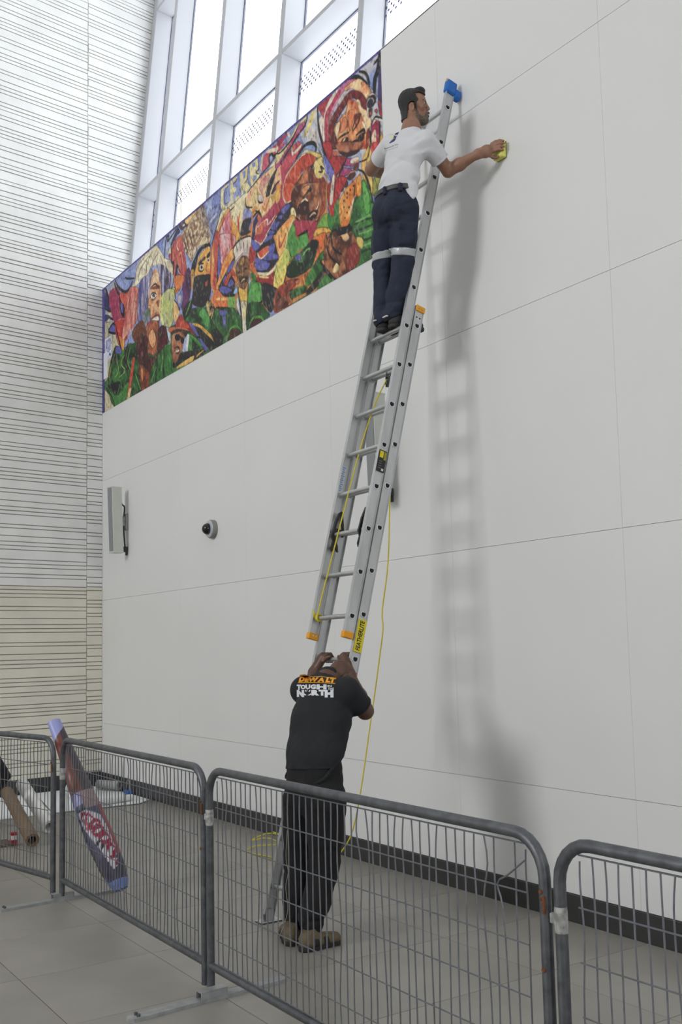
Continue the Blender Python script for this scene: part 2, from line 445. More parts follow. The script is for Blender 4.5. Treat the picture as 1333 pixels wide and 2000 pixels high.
reg((TT <= .56) & (TT > .49) & (VV < .1), (150, 150, 196)); reg((TT <= .56) & (TT > .46) & (VV >= .1), (150, 128, 130))
reg((TT <= .49) & (VV < -.45), (120, 124, 172))
reg((TT < .47) & (VV > .75), (150, 60, 66)); reg((TT < .18) & (VV > -.3), (58, 56, 74)); reg((TT < .05), (110, 130, 190))
reg((TT < .25) & (VV < -.35) & (TT > .08), (88, 76, 74))
white = pt_in_poly(VV, TT, [(-.38, .455), (.1, .455), (.72, .40), (.80, .22), (.55, .115), (.28, .10), (-.05, .27), (-.42, .40)])
C[white] = rgbl((196, 192, 200))
for pts, w, c in [([(-.2, .44), (.05, .43), (-.05, .40), (-.25, .41), (-.2, .44)], .035, (150, 24, 60)), ([(.15, .43), (.3, .39), (.1, .37), (-.2, .385)], .035, (150, 24, 60)),
                  ([(-.2, .36), (.35, .34), (.5, .37), (.3, .385)], .035, (150, 24, 60)), ([(.0, .32), (.3, .35), (.55, .33), (.3, .30), (.05, .31)], .04, (150, 24, 60)),
                  ([(.2, .285), (.5, .30), (.68, .27), (.5, .25), (.25, .26)], .04, (150, 24, 60)), ([(-.1, .25), (.2, .27), (.2, .24)], .03, (40, 36, 50)), ([(.1, .23), (.3, .24), (.35, .21)], .03, (40, 36, 50)),
                  ([(.35, .215), (.6, .235), (.75, .2), (.5, .18)], .04, (150, 24, 60)), ([(.35, .165), (.62, .165), (.66, .14), (.45, .125)], .035, (150, 24, 60))]:
    D, _t = seg_dist(VV, TT * 2.2, [(x, y * 2.2) for x, y in spline(pts, 5)]); C[(D < w * .68) & white] = rgbl(c)
edge = pt_in_poly(VV, TT, [(-.52, .47), (.12, .47), (.12, .455), (-.4, .455)]) | ((np.abs(VV + .55 - (TT - .3) * .3) < .07) & (TT < .45) & (TT > .1)); C[edge] = rgbl((40, 40, 66))
M_print = attr_mat('print_vinyl', 'print', 0.4)
color_grid('printed_vinyl', P, C, M_print, root, closed=True)
Mx = frame_M(Vector(B - ax * 0.03), Vector(e1), Vector(e2), Vector(ax))
bb = MB(); n = 24
for k in range(n):
    pass
bb.tube([Vector(B - ax * 0.2), Vector(B - ax * 0.002)], 0.046, 20, flat=(1, .8, e1)); bb.build('inner_layers', mat('roll_paper', (214, 212, 208), 0.8), root, True)
bb = MB().tube([Vector(A + ax * 0.012), Vector(A + ax * 0.2)], 0.043, 20, flat=(1, .8, e1)); bb.build('inner_layers', MATS['roll_paper'], root, True)
based(root, (5.96, -2.06, 0))

# ------------------------------------------------------------------ white sheets and rolls on the floor in the corner
M_sheet = mat('white_sheet', (232, 233, 236), 0.6, bump=0.15, bscale=14)
def sheet(name, poly, z, label, cat, th=0.006):
    n = 10
    bm = bmesh.new(); vs_ = [bm.verts.new((x, y, z)) for x, y in poly]; f = bm.faces.new(vs_)
    r = bmesh.ops.triangulate(bm, faces=[f]); bmesh.ops.subdivide_edges(bm, edges=bm.edges[:], cuts=4, use_grid_fill=True)
    for v in bm.verts: v.co.z += 0.006 * (math.sin(v.co.x * 5.1 + v.co.y * 3) + 1.2) * 0.6
    r = bmesh.ops.extrude_face_region(bm, geom=bm.faces[:]); 
    for v in [g for g in r['geom'] if isinstance(g, bmesh.types.BMVert)]: v.co.z += th
    bmesh.ops.recalc_face_normals(bm, faces=bm.faces[:])
    me = bpy.data.meshes.new(name); bm.to_mesh(me); bm.free()
    return tag(link(name, me, M_sheet), label, cat)
sheet('sheet', [(0.55, -2.9), (1.92, -2.75), (1.88, -1.26), (0.20, -0.98), (0.30, -1.5)], 0.001, 'white sheet on the floor under the brown roll', 'sheet')
sheet('sheet', [(0.18, -0.95), (1.86, -1.23), (1.88, -0.25), (1.70, -0.06), (0.95, -0.04), (0.12, -0.09)], 0.001, 'white sheet spread on the floor in the wall corner', 'sheet')
M_white_roll = mat('white_roll', (222, 222, 218), 0.6, var=0.03, scale=4)
M_kraft = mat('kraft_roll', (118, 98, 74), 0.75, var=0.08, scale=6)
def roll(name, a, b, r, m, label, core=None):
    root = thing(name, label, 'roll')
    a, b = Vector(a), Vector(b); d = (b - a).normalized()
    MB().tube([a, b], r, 24, cap=False).tube([a, b], r * 0.62, 24, cap=False).build('wound_sheet', m, root, True)
    for p_, s_ in ((a, 1), (b, -1)):
        e = MB(); up = Vector((0, 0, 1)) if abs(d.z) < .9 else Vector((1, 0, 0)); n0 = (up - d * up.dot(d)).normalized(); b0 = d.cross(n0); n = 24; vv = []
        for rr in (r, r * 0.62):
            for k in range(n): q = 2 * math.pi * k / n; vv.append(p_ + (n0 * math.cos(q) + b0 * math.sin(q)) * rr)
        e.add(vv, [(k, (k + 1) % n, n + (k + 1) % n, n + k) for k in range(n)]); e.build('roll_end', m, root)
    return based(root, (a.x, a.y, 0))
roll('brown_roll', (3.63, -1.995, 0.066), (2.50, -1.915, 0.362), 0.062, M_kraft, 'brown paper roll tilted on the floor behind the barrier')
roll('white_roll', (3.06, -1.66, 0.070), (2.06, -1.637, 0.372), 0.066, M_white_roll, 'white roll tilted beside the brown paper roll')
roll('white_roll', (1.80, -0.74, 0.056), (1.66, -0.26, 0.056), 0.036, M_white_roll, 'small white roll lying on the edge of the corner sheet')
roll('grey_roll', (0.46, -0.22, 0.082), (0.80, -0.07, 0.082), 0.055, mat('grey_roll', (150, 150, 148), 0.6), 'short grey roll lying against the wall corner')
roll('white_roll', (1.00, -0.72, 0.125), (0.48, -0.46, 0.125), 0.10, M_white_roll, 'thick white roll lying in the corner behind the rolled print')
# black bag at the left edge
M_black = mat('black_fabric', (26, 26, 28), 0.85, var=0.25, scale=20, bump=0.3, bscale=40)
root = thing('bag', 'black fabric bag at the left edge beside the tilted rolls', 'bag')
prof = [(0.0, -2.72, -2.08), (0.15, -2.76, -2.02), (0.36, -2.78, -1.94), (0.50, -2.78, -1.815), (0.60, -2.76, -1.87), (0.74, -2.70, -1.955), (0.86, -2.6, -2.1), (0.9, -2.5, -2.2)]
vs_, fs_ = [], []
n = 20
for z, y0, y1 in prof:
    cy, hy_ = (y0 + y1) / 2, (y1 - y0) / 2
    for k in range(n):
        q = 2 * math.pi * k / n; c, s_ = math.cos(q), math.sin(q)
        vs_.append((2.28 + 0.2 * math.copysign(abs(s_) ** .6, s_) * (1 - .3 * max(0, z - .6)), cy + hy_ * math.copysign(abs(c) ** .8, c), z))
for i in range(len(prof) - 1):
    for k in range(n): fs_.append((i * n + k, i * n + (k + 1) % n, (i + 1) * n + (k + 1) % n, (i + 1) * n + k))
fs_ += [tuple(range(n))[::-1], tuple(range((len(prof) - 1) * n, len(prof) * n))]
MB().add(vs_, fs_).build('bag_body', M_black, root, True)
MB().tube(spline([(2.28, -2.62, .84), (2.29, -2.5, 1.0), (2.29, -2.3, 1.02), (2.28, -2.18, .86)], 6), 0.016, 8).build('handle', M_black, root, True)
MB().cbox((2.47, -2.33, .42), (2.486, -2.05, .47), .003).build('zip', mat('brass_zip', (120, 76, 44), .5, metal=.5), root)
based(root, (2.28, -2.4, 0))
# small things on the floor
M_red = mat('red_card', (150, 24, 40), .5); M_blue = mat('blue_plastic', (24, 84, 160), .4)
root = thing('tape_box', 'small red and white box at the foot of the brown roll', 'box')
MB().cbox((3.36, -2.125, 0), (3.42, -2.065, 0.05), .003).build('red_base', M_red, root); MB().cbox((3.362, -2.123, 0.05), (3.418, -2.067, 0.09), .003).build('white_band', mat('white_card', (214, 208, 206), .6), root)
MB().cbox((3.361, -2.124, 0.09), (3.419, -2.066, 0.115), .003).build('red_lid', M_red, root); based(root, (3.39, -2.095, 0))
b = MB().cbox((3.18, -2.42, 0.0), (3.44, -2.10, 0.026), .004); tag(b.build('offcut', mat('brown_offcut', (96, 80, 66), .8, var=.15, scale=12)), 'flat brown offcut on the floor below the bag', 'board')
root = thing('tape_dispenser', 'blue hand tool lying on the far edge of the corner sheet', 'tool')
MB().cbox((1.02, -0.115, 0.018), (1.17, -0.045, 0.062), .01).build('blue_body', M_blue, root)
MB().tube(spline([(1.05, -.08, .062), (1.06, -.08, .15), (1.10, -.08, .19), (1.15, -.08, .16), (1.15, -.08, .062)], 5), 0.008, 8).build('handle', mat('tool_steel', (150, 150, 148), .4, metal=.7), root, True)
based(root, (1.09, -.08, 0.018))
# ------------------------------------------------------------------ extension ladder
M_alu = mat('aluminium', (188, 189, 190), 0.38, metal=0.75, var=0.10, scale=9, bump=0.05, bscale=60, stretch=(1, 1, 0.25))
M_alu_b = mat('aluminium_bright', (214, 215, 218), 0.34, metal=0.6, var=0.06, scale=12)
M_hole = mat('rung_bore', (20, 20, 20), 0.8)
M_orange = mat('orange_cap', (222, 150, 20), 0.45)
M_tape = mat('blue_tape', (20, 96, 176), 0.5, bump=0.3, bscale=50)
M_lock = mat('black_plastic', (30, 30, 31), 0.4)
M_yellow = mat('yellow_label', (214, 196, 22), 0.45)
M_rope = mat('yellow_rope', (206, 190, 44), 0.7, bump=0.4, bscale=400)
PITCH = 0.2982
LO = Vector((7.5045, -0.13, 5.698))
LU = Vector((-0.00486, 0.25092, 0.96799)).normalized()
LX = (Vector((1, 0, 0)) - LU * LU.x).normalized()
LY = LU.cross(LX).normalized()                                 # towards the wall
LM = frame_M(LO, LX, LY, LU)                                   # x=0 outer face of right rail, z=0 topmost rung
ladder = thing('extension_ladder', 'tall aluminium extension ladder leaning on the white wall under the climber', 'ladder')
WID = 0.452
def rail(parent, xo, sgn, y0, z0, z1, name):
    """I-section rail: xo outer x, sgn -1 if the rail body lies towards -x"""
    d = 0.037; t = 0.0035; fl = 0.028
    bb = MB()
    xa, xb = sorted((xo, xo + sgn * fl))
    bb.cbox((xa, y0 - d, z0), (xb, y0 - d + t, z1), 0.0008, LM).cbox((xa, y0 + d - t, z0), (xb, y0 + d, z1), 0.0008, LM)
    wa, wb = sorted((xo + sgn * 0.007, xo + sgn * 0.0105))
    bb.box((wa, y0 - d + t, z0), (wb, y0 + d - t, z1), LM)
    for yy in (y0 - d + t, y0 + d - t - 0.003):                # small beads along the flanges
        bb.box((wa - 0.003, yy, z0), (wb + 0.003, yy + 0.003, z1), LM)
    return bb.build(name, M_alu, parent)
def d_section(r):
    pts = []
    for k in range(16):
        q = 2 * math.pi * k / 16; x, z = r * math.cos(q), r * math.sin(q)
        pts.append((x, min(z, r * 0.62)))
    return pts
def rung(parent, k, y0, zoff, xl, xr):
    z = -PITCH * k + zoff
    sec = d_section(0.0165)
    n = len(sec); vs_ = []
    for x in (xl, xr):
        for a, c in sec: vs_.append(LM @ Vector((x, y0 + a, z + c)))
    r = MB().add(vs_, [(i, (i + 1) % n, n + (i + 1) % n, n + i) for i in range(n)]).build('rung', M_alu, parent, True)
    vs2 = []                                                       # swaged collar round the bore on the outer face
    for rr, x in ((1.45, xr - 0.0035), (1.4, xr + 0.001), (1.12, xr + 0.002), (1.0, xr - 0.002)):
        for a, c in sec: vs2.append(LM @ Vector((x, y0 + a * rr, z + c * rr)))
    f2 = []
    for j in range(3):
        f2 += [(j * n + i, j * n + (i + 1) % n, (j + 1) * n + (i + 1) % n, (j + 1) * n + i) for i in range(n)]
    MB().add(vs2, f2).build('rung_collar', M_alu_b, r, True)
    MB().add([LM @ Vector((xr - 0.0015, y0 + a * .98, z + c * .98)) for a, c in sec], [tuple(range(n))]).build('rung_bore', M_hole, r)
    vs3 = []
    for rr, x in ((1.5, xl + 0.002), (1.35, xl + 0.008), (1.05, xl + 0.013)):
        for a, c in sec: vs3.append(LM @ Vector((x, y0 + a * rr, z + c * rr)))
    f3 = []
    for j in range(2):
        f3 += [(j * n + i, j * n + (i + 1) % n, (j + 1) * n + (i + 1) % n, (j + 1) * n + i) for i in range(n)]
    MB().add(vs3, f3).build('rung_collar', M_alu_b, r, True)
YB = 0.0815; ZB = 0.03
Z_FLOOR = -(LO.z + YB * LY.z) / LU.z
fly_t, fly_b = 0.20, -PITCH * 13.46
base_t, base_b = -PITCH * 5.44, Z_FLOOR + 0.045
rail(ladder, 0.0, -1, 0, fly_b, fly_t, 'fly_rail'); rail(ladder, -WID, 1, 0, fly_b, fly_t, 'fly_rail')
rail(ladder, 0.006, -1, YB, base_b, base_t, 'base_rail'); rail(ladder, -WID - 0.006, 1, YB, base_b, base_t, 'base_rail')
for k in range(14): rung(ladder, k, 0, 0, -WID + 0.008, -0.0035)
for k in range(6, 20): rung(ladder, k, YB, ZB, -WID + 0.002, 0.0025)
for x0, x1 in ((-0.032, 0.004), (-WID - 0.004, -WID + 0.032)):    # orange end caps
    MB().cbox((x0, -0.043, fly_b - 0.014), (x1, 0.036, fly_b + 0.03), 0.004, LM).build('end_cap', M_orange, ladder)
    MB().cbox((x0 + .002, YB - 0.036, base_t - 0.03), (x1 + .006, YB + 0.043, base_t + 0.014), 0.004, LM).build('end_cap', M_orange, ladder)
for x in (0.0062, 0.0062):
    for q in (-0.014, 0.014):
        MB().lathe([(0.005, 0), (0.0045, 0.003)], 10, LM @ Matrix.Translation((x + .004, YB + q, base_t - 0.012)) @ Matrix.Rotation(math.pi / 2, 4, 'Y')).build('rivet', M_alu_b, ladder, True)
        MB().lathe([(0.006, 0), (0.0055, 0.003)], 10, LM @ Matrix.Translation((-.001, YB + q, base_t - 0.075)) @ Matrix.Rotation(math.pi / 2, 4, 'Y')).build('rivet', mat('dark_rivet', (70, 70, 72), .5, metal=.6), ladder, True)
for q in (-0.01, 0.012):
    MB().lathe([(0.005, 0), (0.0045, 0.003)], 10, LM @ Matrix.Translation((-WID + .033, q, fly_b + 0.012)) @ Matrix.Rotation(math.pi / 2, 4, 'Y')).build('rivet', M_alu_b, ladder, True)
for xc in (-0.015, -WID + 0.015):                                  # tops of the rails padded and taped in blue
    pad = MB().cbox((xc - 0.028, -0.046, 0.115), (xc + 0.026, 0.046, 0.225), 0.012, LM); o = pad.build('rail_pad', M_tape, ladder)
    MB().cbox((xc - 0.03, 0.03, 0.10), (xc + 0.028, 0.098, 0.185), 0.016, LM).build('tape_wad', M_tape, o)
    MB().cbox((xc - 0.010, -0.049, 0.198), (xc + 0.012, -0.035, 0.229), 0.004, LM).build('bare_end', mat('tan_pad', (190, 150, 90), .7), o)
# rung locks (black hooks) on the fly, just above the rung they catch
def hook(x, th):
    z = -PITCH * 11
    outer = [(-0.052, 0.015), (-0.048, 0.075), (-0.03, 0.155), (-0.012, 0.172), (0.0, 0.165), (0.034, 0.055), (0.044, 0.02), (0.036, -0.002), (0.018, 0.016), (-0.012, 0.022), (-0.024, -0.01), (-0.012, -0.05), (0.01, -0.075), (0.022, -0.118), (0.008, -0.112), (-0.004, -0.092), (-0.028, -0.126), (-0.04, -0.10), (-0.036, -0.05), (-0.056, -0.015)]
    inner = [(-0.03, 0.04), (-0.012, 0.14), (0.022, 0.045)]
    # plate with a triangular window, built as a strip between the two outlines
    M = LM @ frame_M((x, 0.02, z), (0, 1, 0), (0, 0, 1), (1, 0, 0))
    bb = MB()
    poly_top = [(-0.052, 0.015), (-0.048, 0.075), (-0.03, 0.155), (-0.012, 0.172), (0.0, 0.165), (0.004, 0.15), (-0.014, 0.145), (-0.031, 0.075), (-0.033, 0.04)]
    poly_right = [(0.0, 0.165), (0.034, 0.055), (0.044, 0.02), (0.03, 0.03), (0.02, 0.05), (0.0, 0.115), (-0.010, 0.150)]
    poly_low = [(-0.056, -0.015), (-0.052, 0.015), (-0.033, 0.043), (0.022, 0.043), (0.044, 0.02), (0.036, -0.002), (0.018, 0.016), (-0.012, 0.022), (-0.024, -0.01), (-0.012, -0.05), (0.01, -0.075), (0.022, -0.118), (0.008, -0.112), (-0.004, -0.092), (-0.028, -0.126), (-0.04, -0.10), (-0.036, -0.05)]
    for pl in (poly_top, poly_right, poly_low): bb.prism(pl, M, th)
    return bb.build('rung_lock', M_lock, ladder)
hook(-WID + 0.046, 0.016); hook(-0.082, 0.016)
# labels
def plate(x, y0, y1, z0, z1, m, name, parent=ladder, th=0.0006):
    return MB().box((x, y0, z0), (x + th, y1, z1), LM).build(name, m, parent)
def text_mesh(body, size, m, M, parent, name, shear=0.0, ext=0.0004, sx=1.0, bold=0.0, align='CENTER', spacing=1.0):
    cu = bpy.data.curves.new(name, 'FONT'); cu.body = body; cu.size = size; cu.align_x = align; cu.align_y = 'CENTER'; cu.shear = shear; cu.extrude = ext; cu.offset = bold; cu.space_character = spacing
    cu.resolution_u = 3
    tmp = bpy.data.objects.new(name, cu); COL.objects.link(tmp)
    dg = bpy.context.evaluated_depsgraph_get(); me = bpy.data.meshes.new_from_object(tmp.evaluated_get(dg)); bpy.data.objects.remove(tmp, do_unlink=True); bpy.data.curves.remove(cu)
    S = Matrix.Diagonal((sx, 1, 1, 1)); me.transform(M @ S)
    return link(name, me, m, parent)
web = -0.0042
sx_ = 0.0068
la = plate(0.0065 - 0.0068 + 0.0002 + 0.0065, YB - 0.032, YB + 0.033, -PITCH * 14.0 + 0.075, -PITCH * 13.0 - 0.008 + ZB - 0.03, M_yellow, 'brand_label', th=0.0015)
M_ink = mat('black_ink', (22, 22, 22), 0.5)
tz = (-PITCH * 14.0 + 0.075 - PITCH * 13.0 - 0.008) / 2
text_mesh('FEATHERLITE', 0.047, M_ink, LM @ frame_M((0.0085, YB + 0.001, tz), (0, 0, 1), (0, -1, 0), (1, 0, 0)), la, 'lettering', shear=0.12, bold=0.0012, sx=0.70)
lb = plate(0.0006, -0.030, 0.034, -PITCH * 9 - 0.195, -PITCH * 9 - 0.045, M_ink, 'safety_label')
plate(0.0014, -0.024, 0.006, -PITCH * 9 - 0.098, -PITCH * 9 - 0.052, M_yellow, 'yellow_field', lb); plate(0.0014, 0.012, 0.030, -PITCH * 9 - 0.11, -PITCH * 9 - 0.052, mat('olive_field', (150, 140, 40), .5), 'yellow_field', lb)
for i in range(4): plate(0.0014, -0.022, 0.004, -PITCH * 9 - 0.125 - i * 0.016, -PITCH * 9 - 0.122 - i * 0.016, mat('grey_print', (120, 120, 118), .5), 'print_line', lb)
plate(0.0014, 0.008, 0.026, -PITCH * 9 - 0.188, -PITCH * 9 - 0.172, mat('white_print', (205, 196, 190), .5), 'print_line', lb)
lc = plate(-WID + 0.0112, -0.030, 0.006, -PITCH * 9.95, -PITCH * 9.28, mat('blue_label', (186, 194, 204), .5), 'instruction_label')
for i in range(12):
    z = -PITCH * 9.31 - i * 0.0155; plate(-WID + 0.0122, -0.026 + (i % 3) * .003, 0.002 - (i % 2) * .006, z - .009, z, mat('blue_print', (120, 140, 172), .5), 'print_line', lc)
plate(0.0064, YB - 0.02, YB + 0.03, -PITCH * 14 - 0.077 , -PITCH * 14 - 0.055, mat('orange_label', (206, 96, 36), .5), 'warning_label', th=.0012)
plate(0.0064, YB - 0.026, YB + 0.028, -PITCH * 14 - 0.118, -PITCH * 14 - 0.084, mat('pale_label', (196, 194, 188), .5), 'warning_label', th=.001)
# swivel feet
for xc in (0.006 - 0.014, -WID - 0.006 + 0.014):
    P0 = LM @ Vector((xc, YB, base_b))
    f_ = MB().cbox((P0.x - 0.045, P0.y - 0.075, 0.004), (P0.x + 0.045, P0.y + 0.075, 0.012), 0.003).cbox((P0.x - 0.022, P0.y - 0.03, 0.012), (P0.x - 0.018, P0.y + 0.03, 0.08), 0.001).cbox((P0.x + 0.018, P0.y - 0.03, 0.012), (P0.x + 0.022, P0.y + 0.03, 0.08), 0.001)
    f_ = f_.build('foot', M_alu, ladder); MB().cbox((P0.x - 0.046, P0.y - 0.077, 0.0), (P0.x + 0.046, P0.y + 0.077, 0.004), 0.0015).build('rubber_sole', M_lock, f_)
# pulley
pk = LM @ Vector((-0.248, YB, -PITCH * 7 + ZB))
pl = MB().lathe([(0.006, -0.011), (0.024, -0.011), (0.026, -0.006), (0.018, 0.0), (0.026, 0.006), (0.024, 0.011), (0.006, 0.011)], 20, Matrix.Translation(pk + Vector((0, 0, -0.075))) @ Matrix.Rotation(math.pi / 2, 4, 'Y')).build('pulley', M_galv, ladder, True)
MB().cbox((pk.x - 0.016, pk.y - 0.018, pk.z - 0.10), (pk.x - 0.012, pk.y + 0.018, pk.z - 0.022), .002).cbox((pk.x + 0.012, pk.y - 0.018, pk.z - 0.10), (pk.x + 0.016, pk.y + 0.018, pk.z - 0.022), .002).build('pulley_cheek', M_galv, pl)
MB().tube(spline([pk + Vector((0, -.012, -.03)), pk + Vector((0, -.018, .0)), pk + Vector((0, 0, .02)), pk + Vector((0, .018, .0)), pk + Vector((0, .012, -.03))], 5), 0.004, 8).build('pulley_hook', M_galv, pl, True)
based(ladder, (7.28, -1.53, 0))

# rope: from the knot on the lowest fly rung over the pulley and down to the floor
rope = thing('rope', 'thin yellow rope hanging from the ladder pulley to the floor', 'rope')
kn = LM @ Vector((-WID + 0.055, -0.004, -PITCH * 13))
rp = [kn + Vector((0.012, -0.02, 0.02)), LM @ Vector((-0.372, -0.03, -PITCH * 12.5)), LM @ Vector((-0.338, -0.02, -PITCH * 11)), LM @ Vector((-0.300, 0.0, -PITCH * 9)), LM @ Vector((-0.268, 0.03, -PITCH * 7.8)),
      pk + Vector((-0.006, -0.026, -0.07)), pk + Vector((0, -0.018, -0.052)), pk + Vector((0, 0, -0.046)), pk + Vector((0, 0.018, -0.052)), pk + Vector((0.004, 0.026, -0.08)),
      (7.25, -0.55, 3.2), (7.225, -0.56, 2.66), (7.20, -0.57, 2.3), (7.135, -0.58, 1.99), (7.145, -0.585, 1.86), (7.085, -0.59, 1.6), (7.03, -0.59, 1.4), (6.965, -0.60, 1.13), (6.85, -0.60, 0.73), (6.73, -0.60, 0.42), (6.56, -0.60, 0.23), (6.30, -0.59, 0.09), (6.05, -0.57, 0.012), (5.75, -0.555, 0.006), (5.39, -0.536, 0.006), (5.08, -0.585, 0.006), (4.98, -0.45, 0.02), (5.2, -0.34, 0.06), (5.05, -0.36, 0.09), (4.9, -0.44, 0.06), (5.0, -0.33, 0.12), (5.15, -0.26, 0.11), (5.02, -0.29, 0.13)]
MB().tube(spline(rp, 6), 0.0048, 8).build('cord', M_rope, rope, True)
kt = []
for i in range(60):
    q = i / 60 * 2 * math.pi * 3; kt.append(kn + LX * (0.012 * (i / 30 - 1)) + (LY * math.cos(q) + LU * math.sin(q)) * 0.0225)
MB().tube(kt, 0.0055, 8).tube(spline([kn + Vector((-.03, -.01, .01)), kn + Vector((-.045, -.02, .05)), kn + Vector((-.02, -.03, .03)), kn + Vector((-.03, -.02, .0))], 5), .0055, 8).build('knot', M_rope, rope, True)
based(rope, (6.05, -0.57, 0))

# ------------------------------------------------------------------ column loudspeakers and camera on the wall
M_spk = mat('speaker_cabinet', (196, 198, 190), 0.5, var=0.03, scale=5); M_grille = mat('speaker_grille', (128, 130, 132), 0.55, var=0.08, scale=300)
M_cable = mat('dark_cable', (48, 50, 52), 0.6); M_bracket = mat('bracket_grey', (150, 152, 146), 0.5)
def speaker(x, zc, label):
    root = thing('column_speaker', label, 'speaker', 'column loudspeakers on the white wall')
    h = 0.415; yaw = math.radians(10)
    M = Matrix.Translation((x + 0.045, -0.125, zc)) @ Matrix.Rotation(yaw, 4, 'Z') @ Matrix.Rotation(math.radians(2.0), 4, 'X')
    MB().cbox((-0.052, -0.115, -h), (0.052, 0.03, h), 0.006, M).build('cabinet', M_spk, root)
    MB().cbox((-0.045, -0.122, -h + 0.02), (0.047, -0.113, h - 0.014), 0.003, M).build('grille', M_grille, root)
    MB().cbox((-0.054, -0.125, h - 0.012), (0.054, 0.032, h + 0.004), 0.003, M).cbox((-0.054, -0.125, -h - 0.004), (0.054, 0.032, -h + 0.012), 0.003, M).build('end_cap', M_spk, root)
    MB().cbox((x - 0.03, -0.145, zc - 0.075), (x + 0.03, -0.03, zc + 0.055), 0.003).build('bracket_arm', M_bracket, root)
    wp = MB().cbox((x - 0.045, -0.03, zc - 0.12), (x + 0.045, 0.0, zc + 0.09), 0.003).build('wall_plate', M_bracket, root)
    for q in (-0.105, -0.01, 0.075):
        MB().lathe([(0.008, 0), (0.007, 0.008)], 8, Matrix.Translation((x + 0.03, -0.03, zc + q)) @ Matrix.Rotation(math.pi / 2, 4, 'X')).build('screw', M_cable, wp, True)
    MB().tube(spline([(x + .06, -.10, zc + .22), (x + .062, -.075, zc + .19), (x + .06, -.052, zc + .165), (x + .06, -.06, zc + .05)], 5), 0.011, 8).build('cable', M_cable, root, True)
    MB().tube(spline([(x + .06, -.066, zc - .07), (x + .055, -.056, zc - .2), (x + .045, -.042, zc - .33), (x + .03, -.035, zc - .38)], 5), 0.011, 8).build('cable', M_cable, root, True)
    MB().cbox((x - .005, -.06, zc - .40), (x + .045, 0.0, zc - .33), .008).cbox((x + .005, -.022, zc - .44), (x + .035, 0.0, zc - .40), .003).build('cable_outlet', M_cable, root)
    return based(root, (x, 0, zc))
speaker(0.87, 3.395, 'pale column loudspeaker on a wall bracket near the left corner')
speaker(6.50, 3.33, 'pale column loudspeaker on the wall behind the ladder')
root = thing('dome_camera', 'round security camera with dark dome on the white wall', 'camera')
MW = Matrix.Translation((3.33, 0, 3.02)) @ Matrix.Rotation(math.pi / 2, 4, 'X')
MB().lathe([(0.100, 0.0), (0.100, 0.045), (0.093, 0.055)], 32, MW).build('housing', mat('camera_grey', (128, 128, 122), .5), root, True)
MB().lathe([(0.093, 0.055), (0.088, 0.064), (0.06, 0.068)], 32, MW).build('trim_ring', mat('camera_ring', (186, 190, 200), .35, metal=.3), root, True)
MB().lathe([(0.062, 0.064), (0.06, 0.085), (0.05, 0.108), (0.032, 0.124), (0.012, 0.131)], 32, MW).build('dome', mat('dark_dome', (22, 22, 22), .08), root, True)
based(root, (3.33, 0, 3.02))
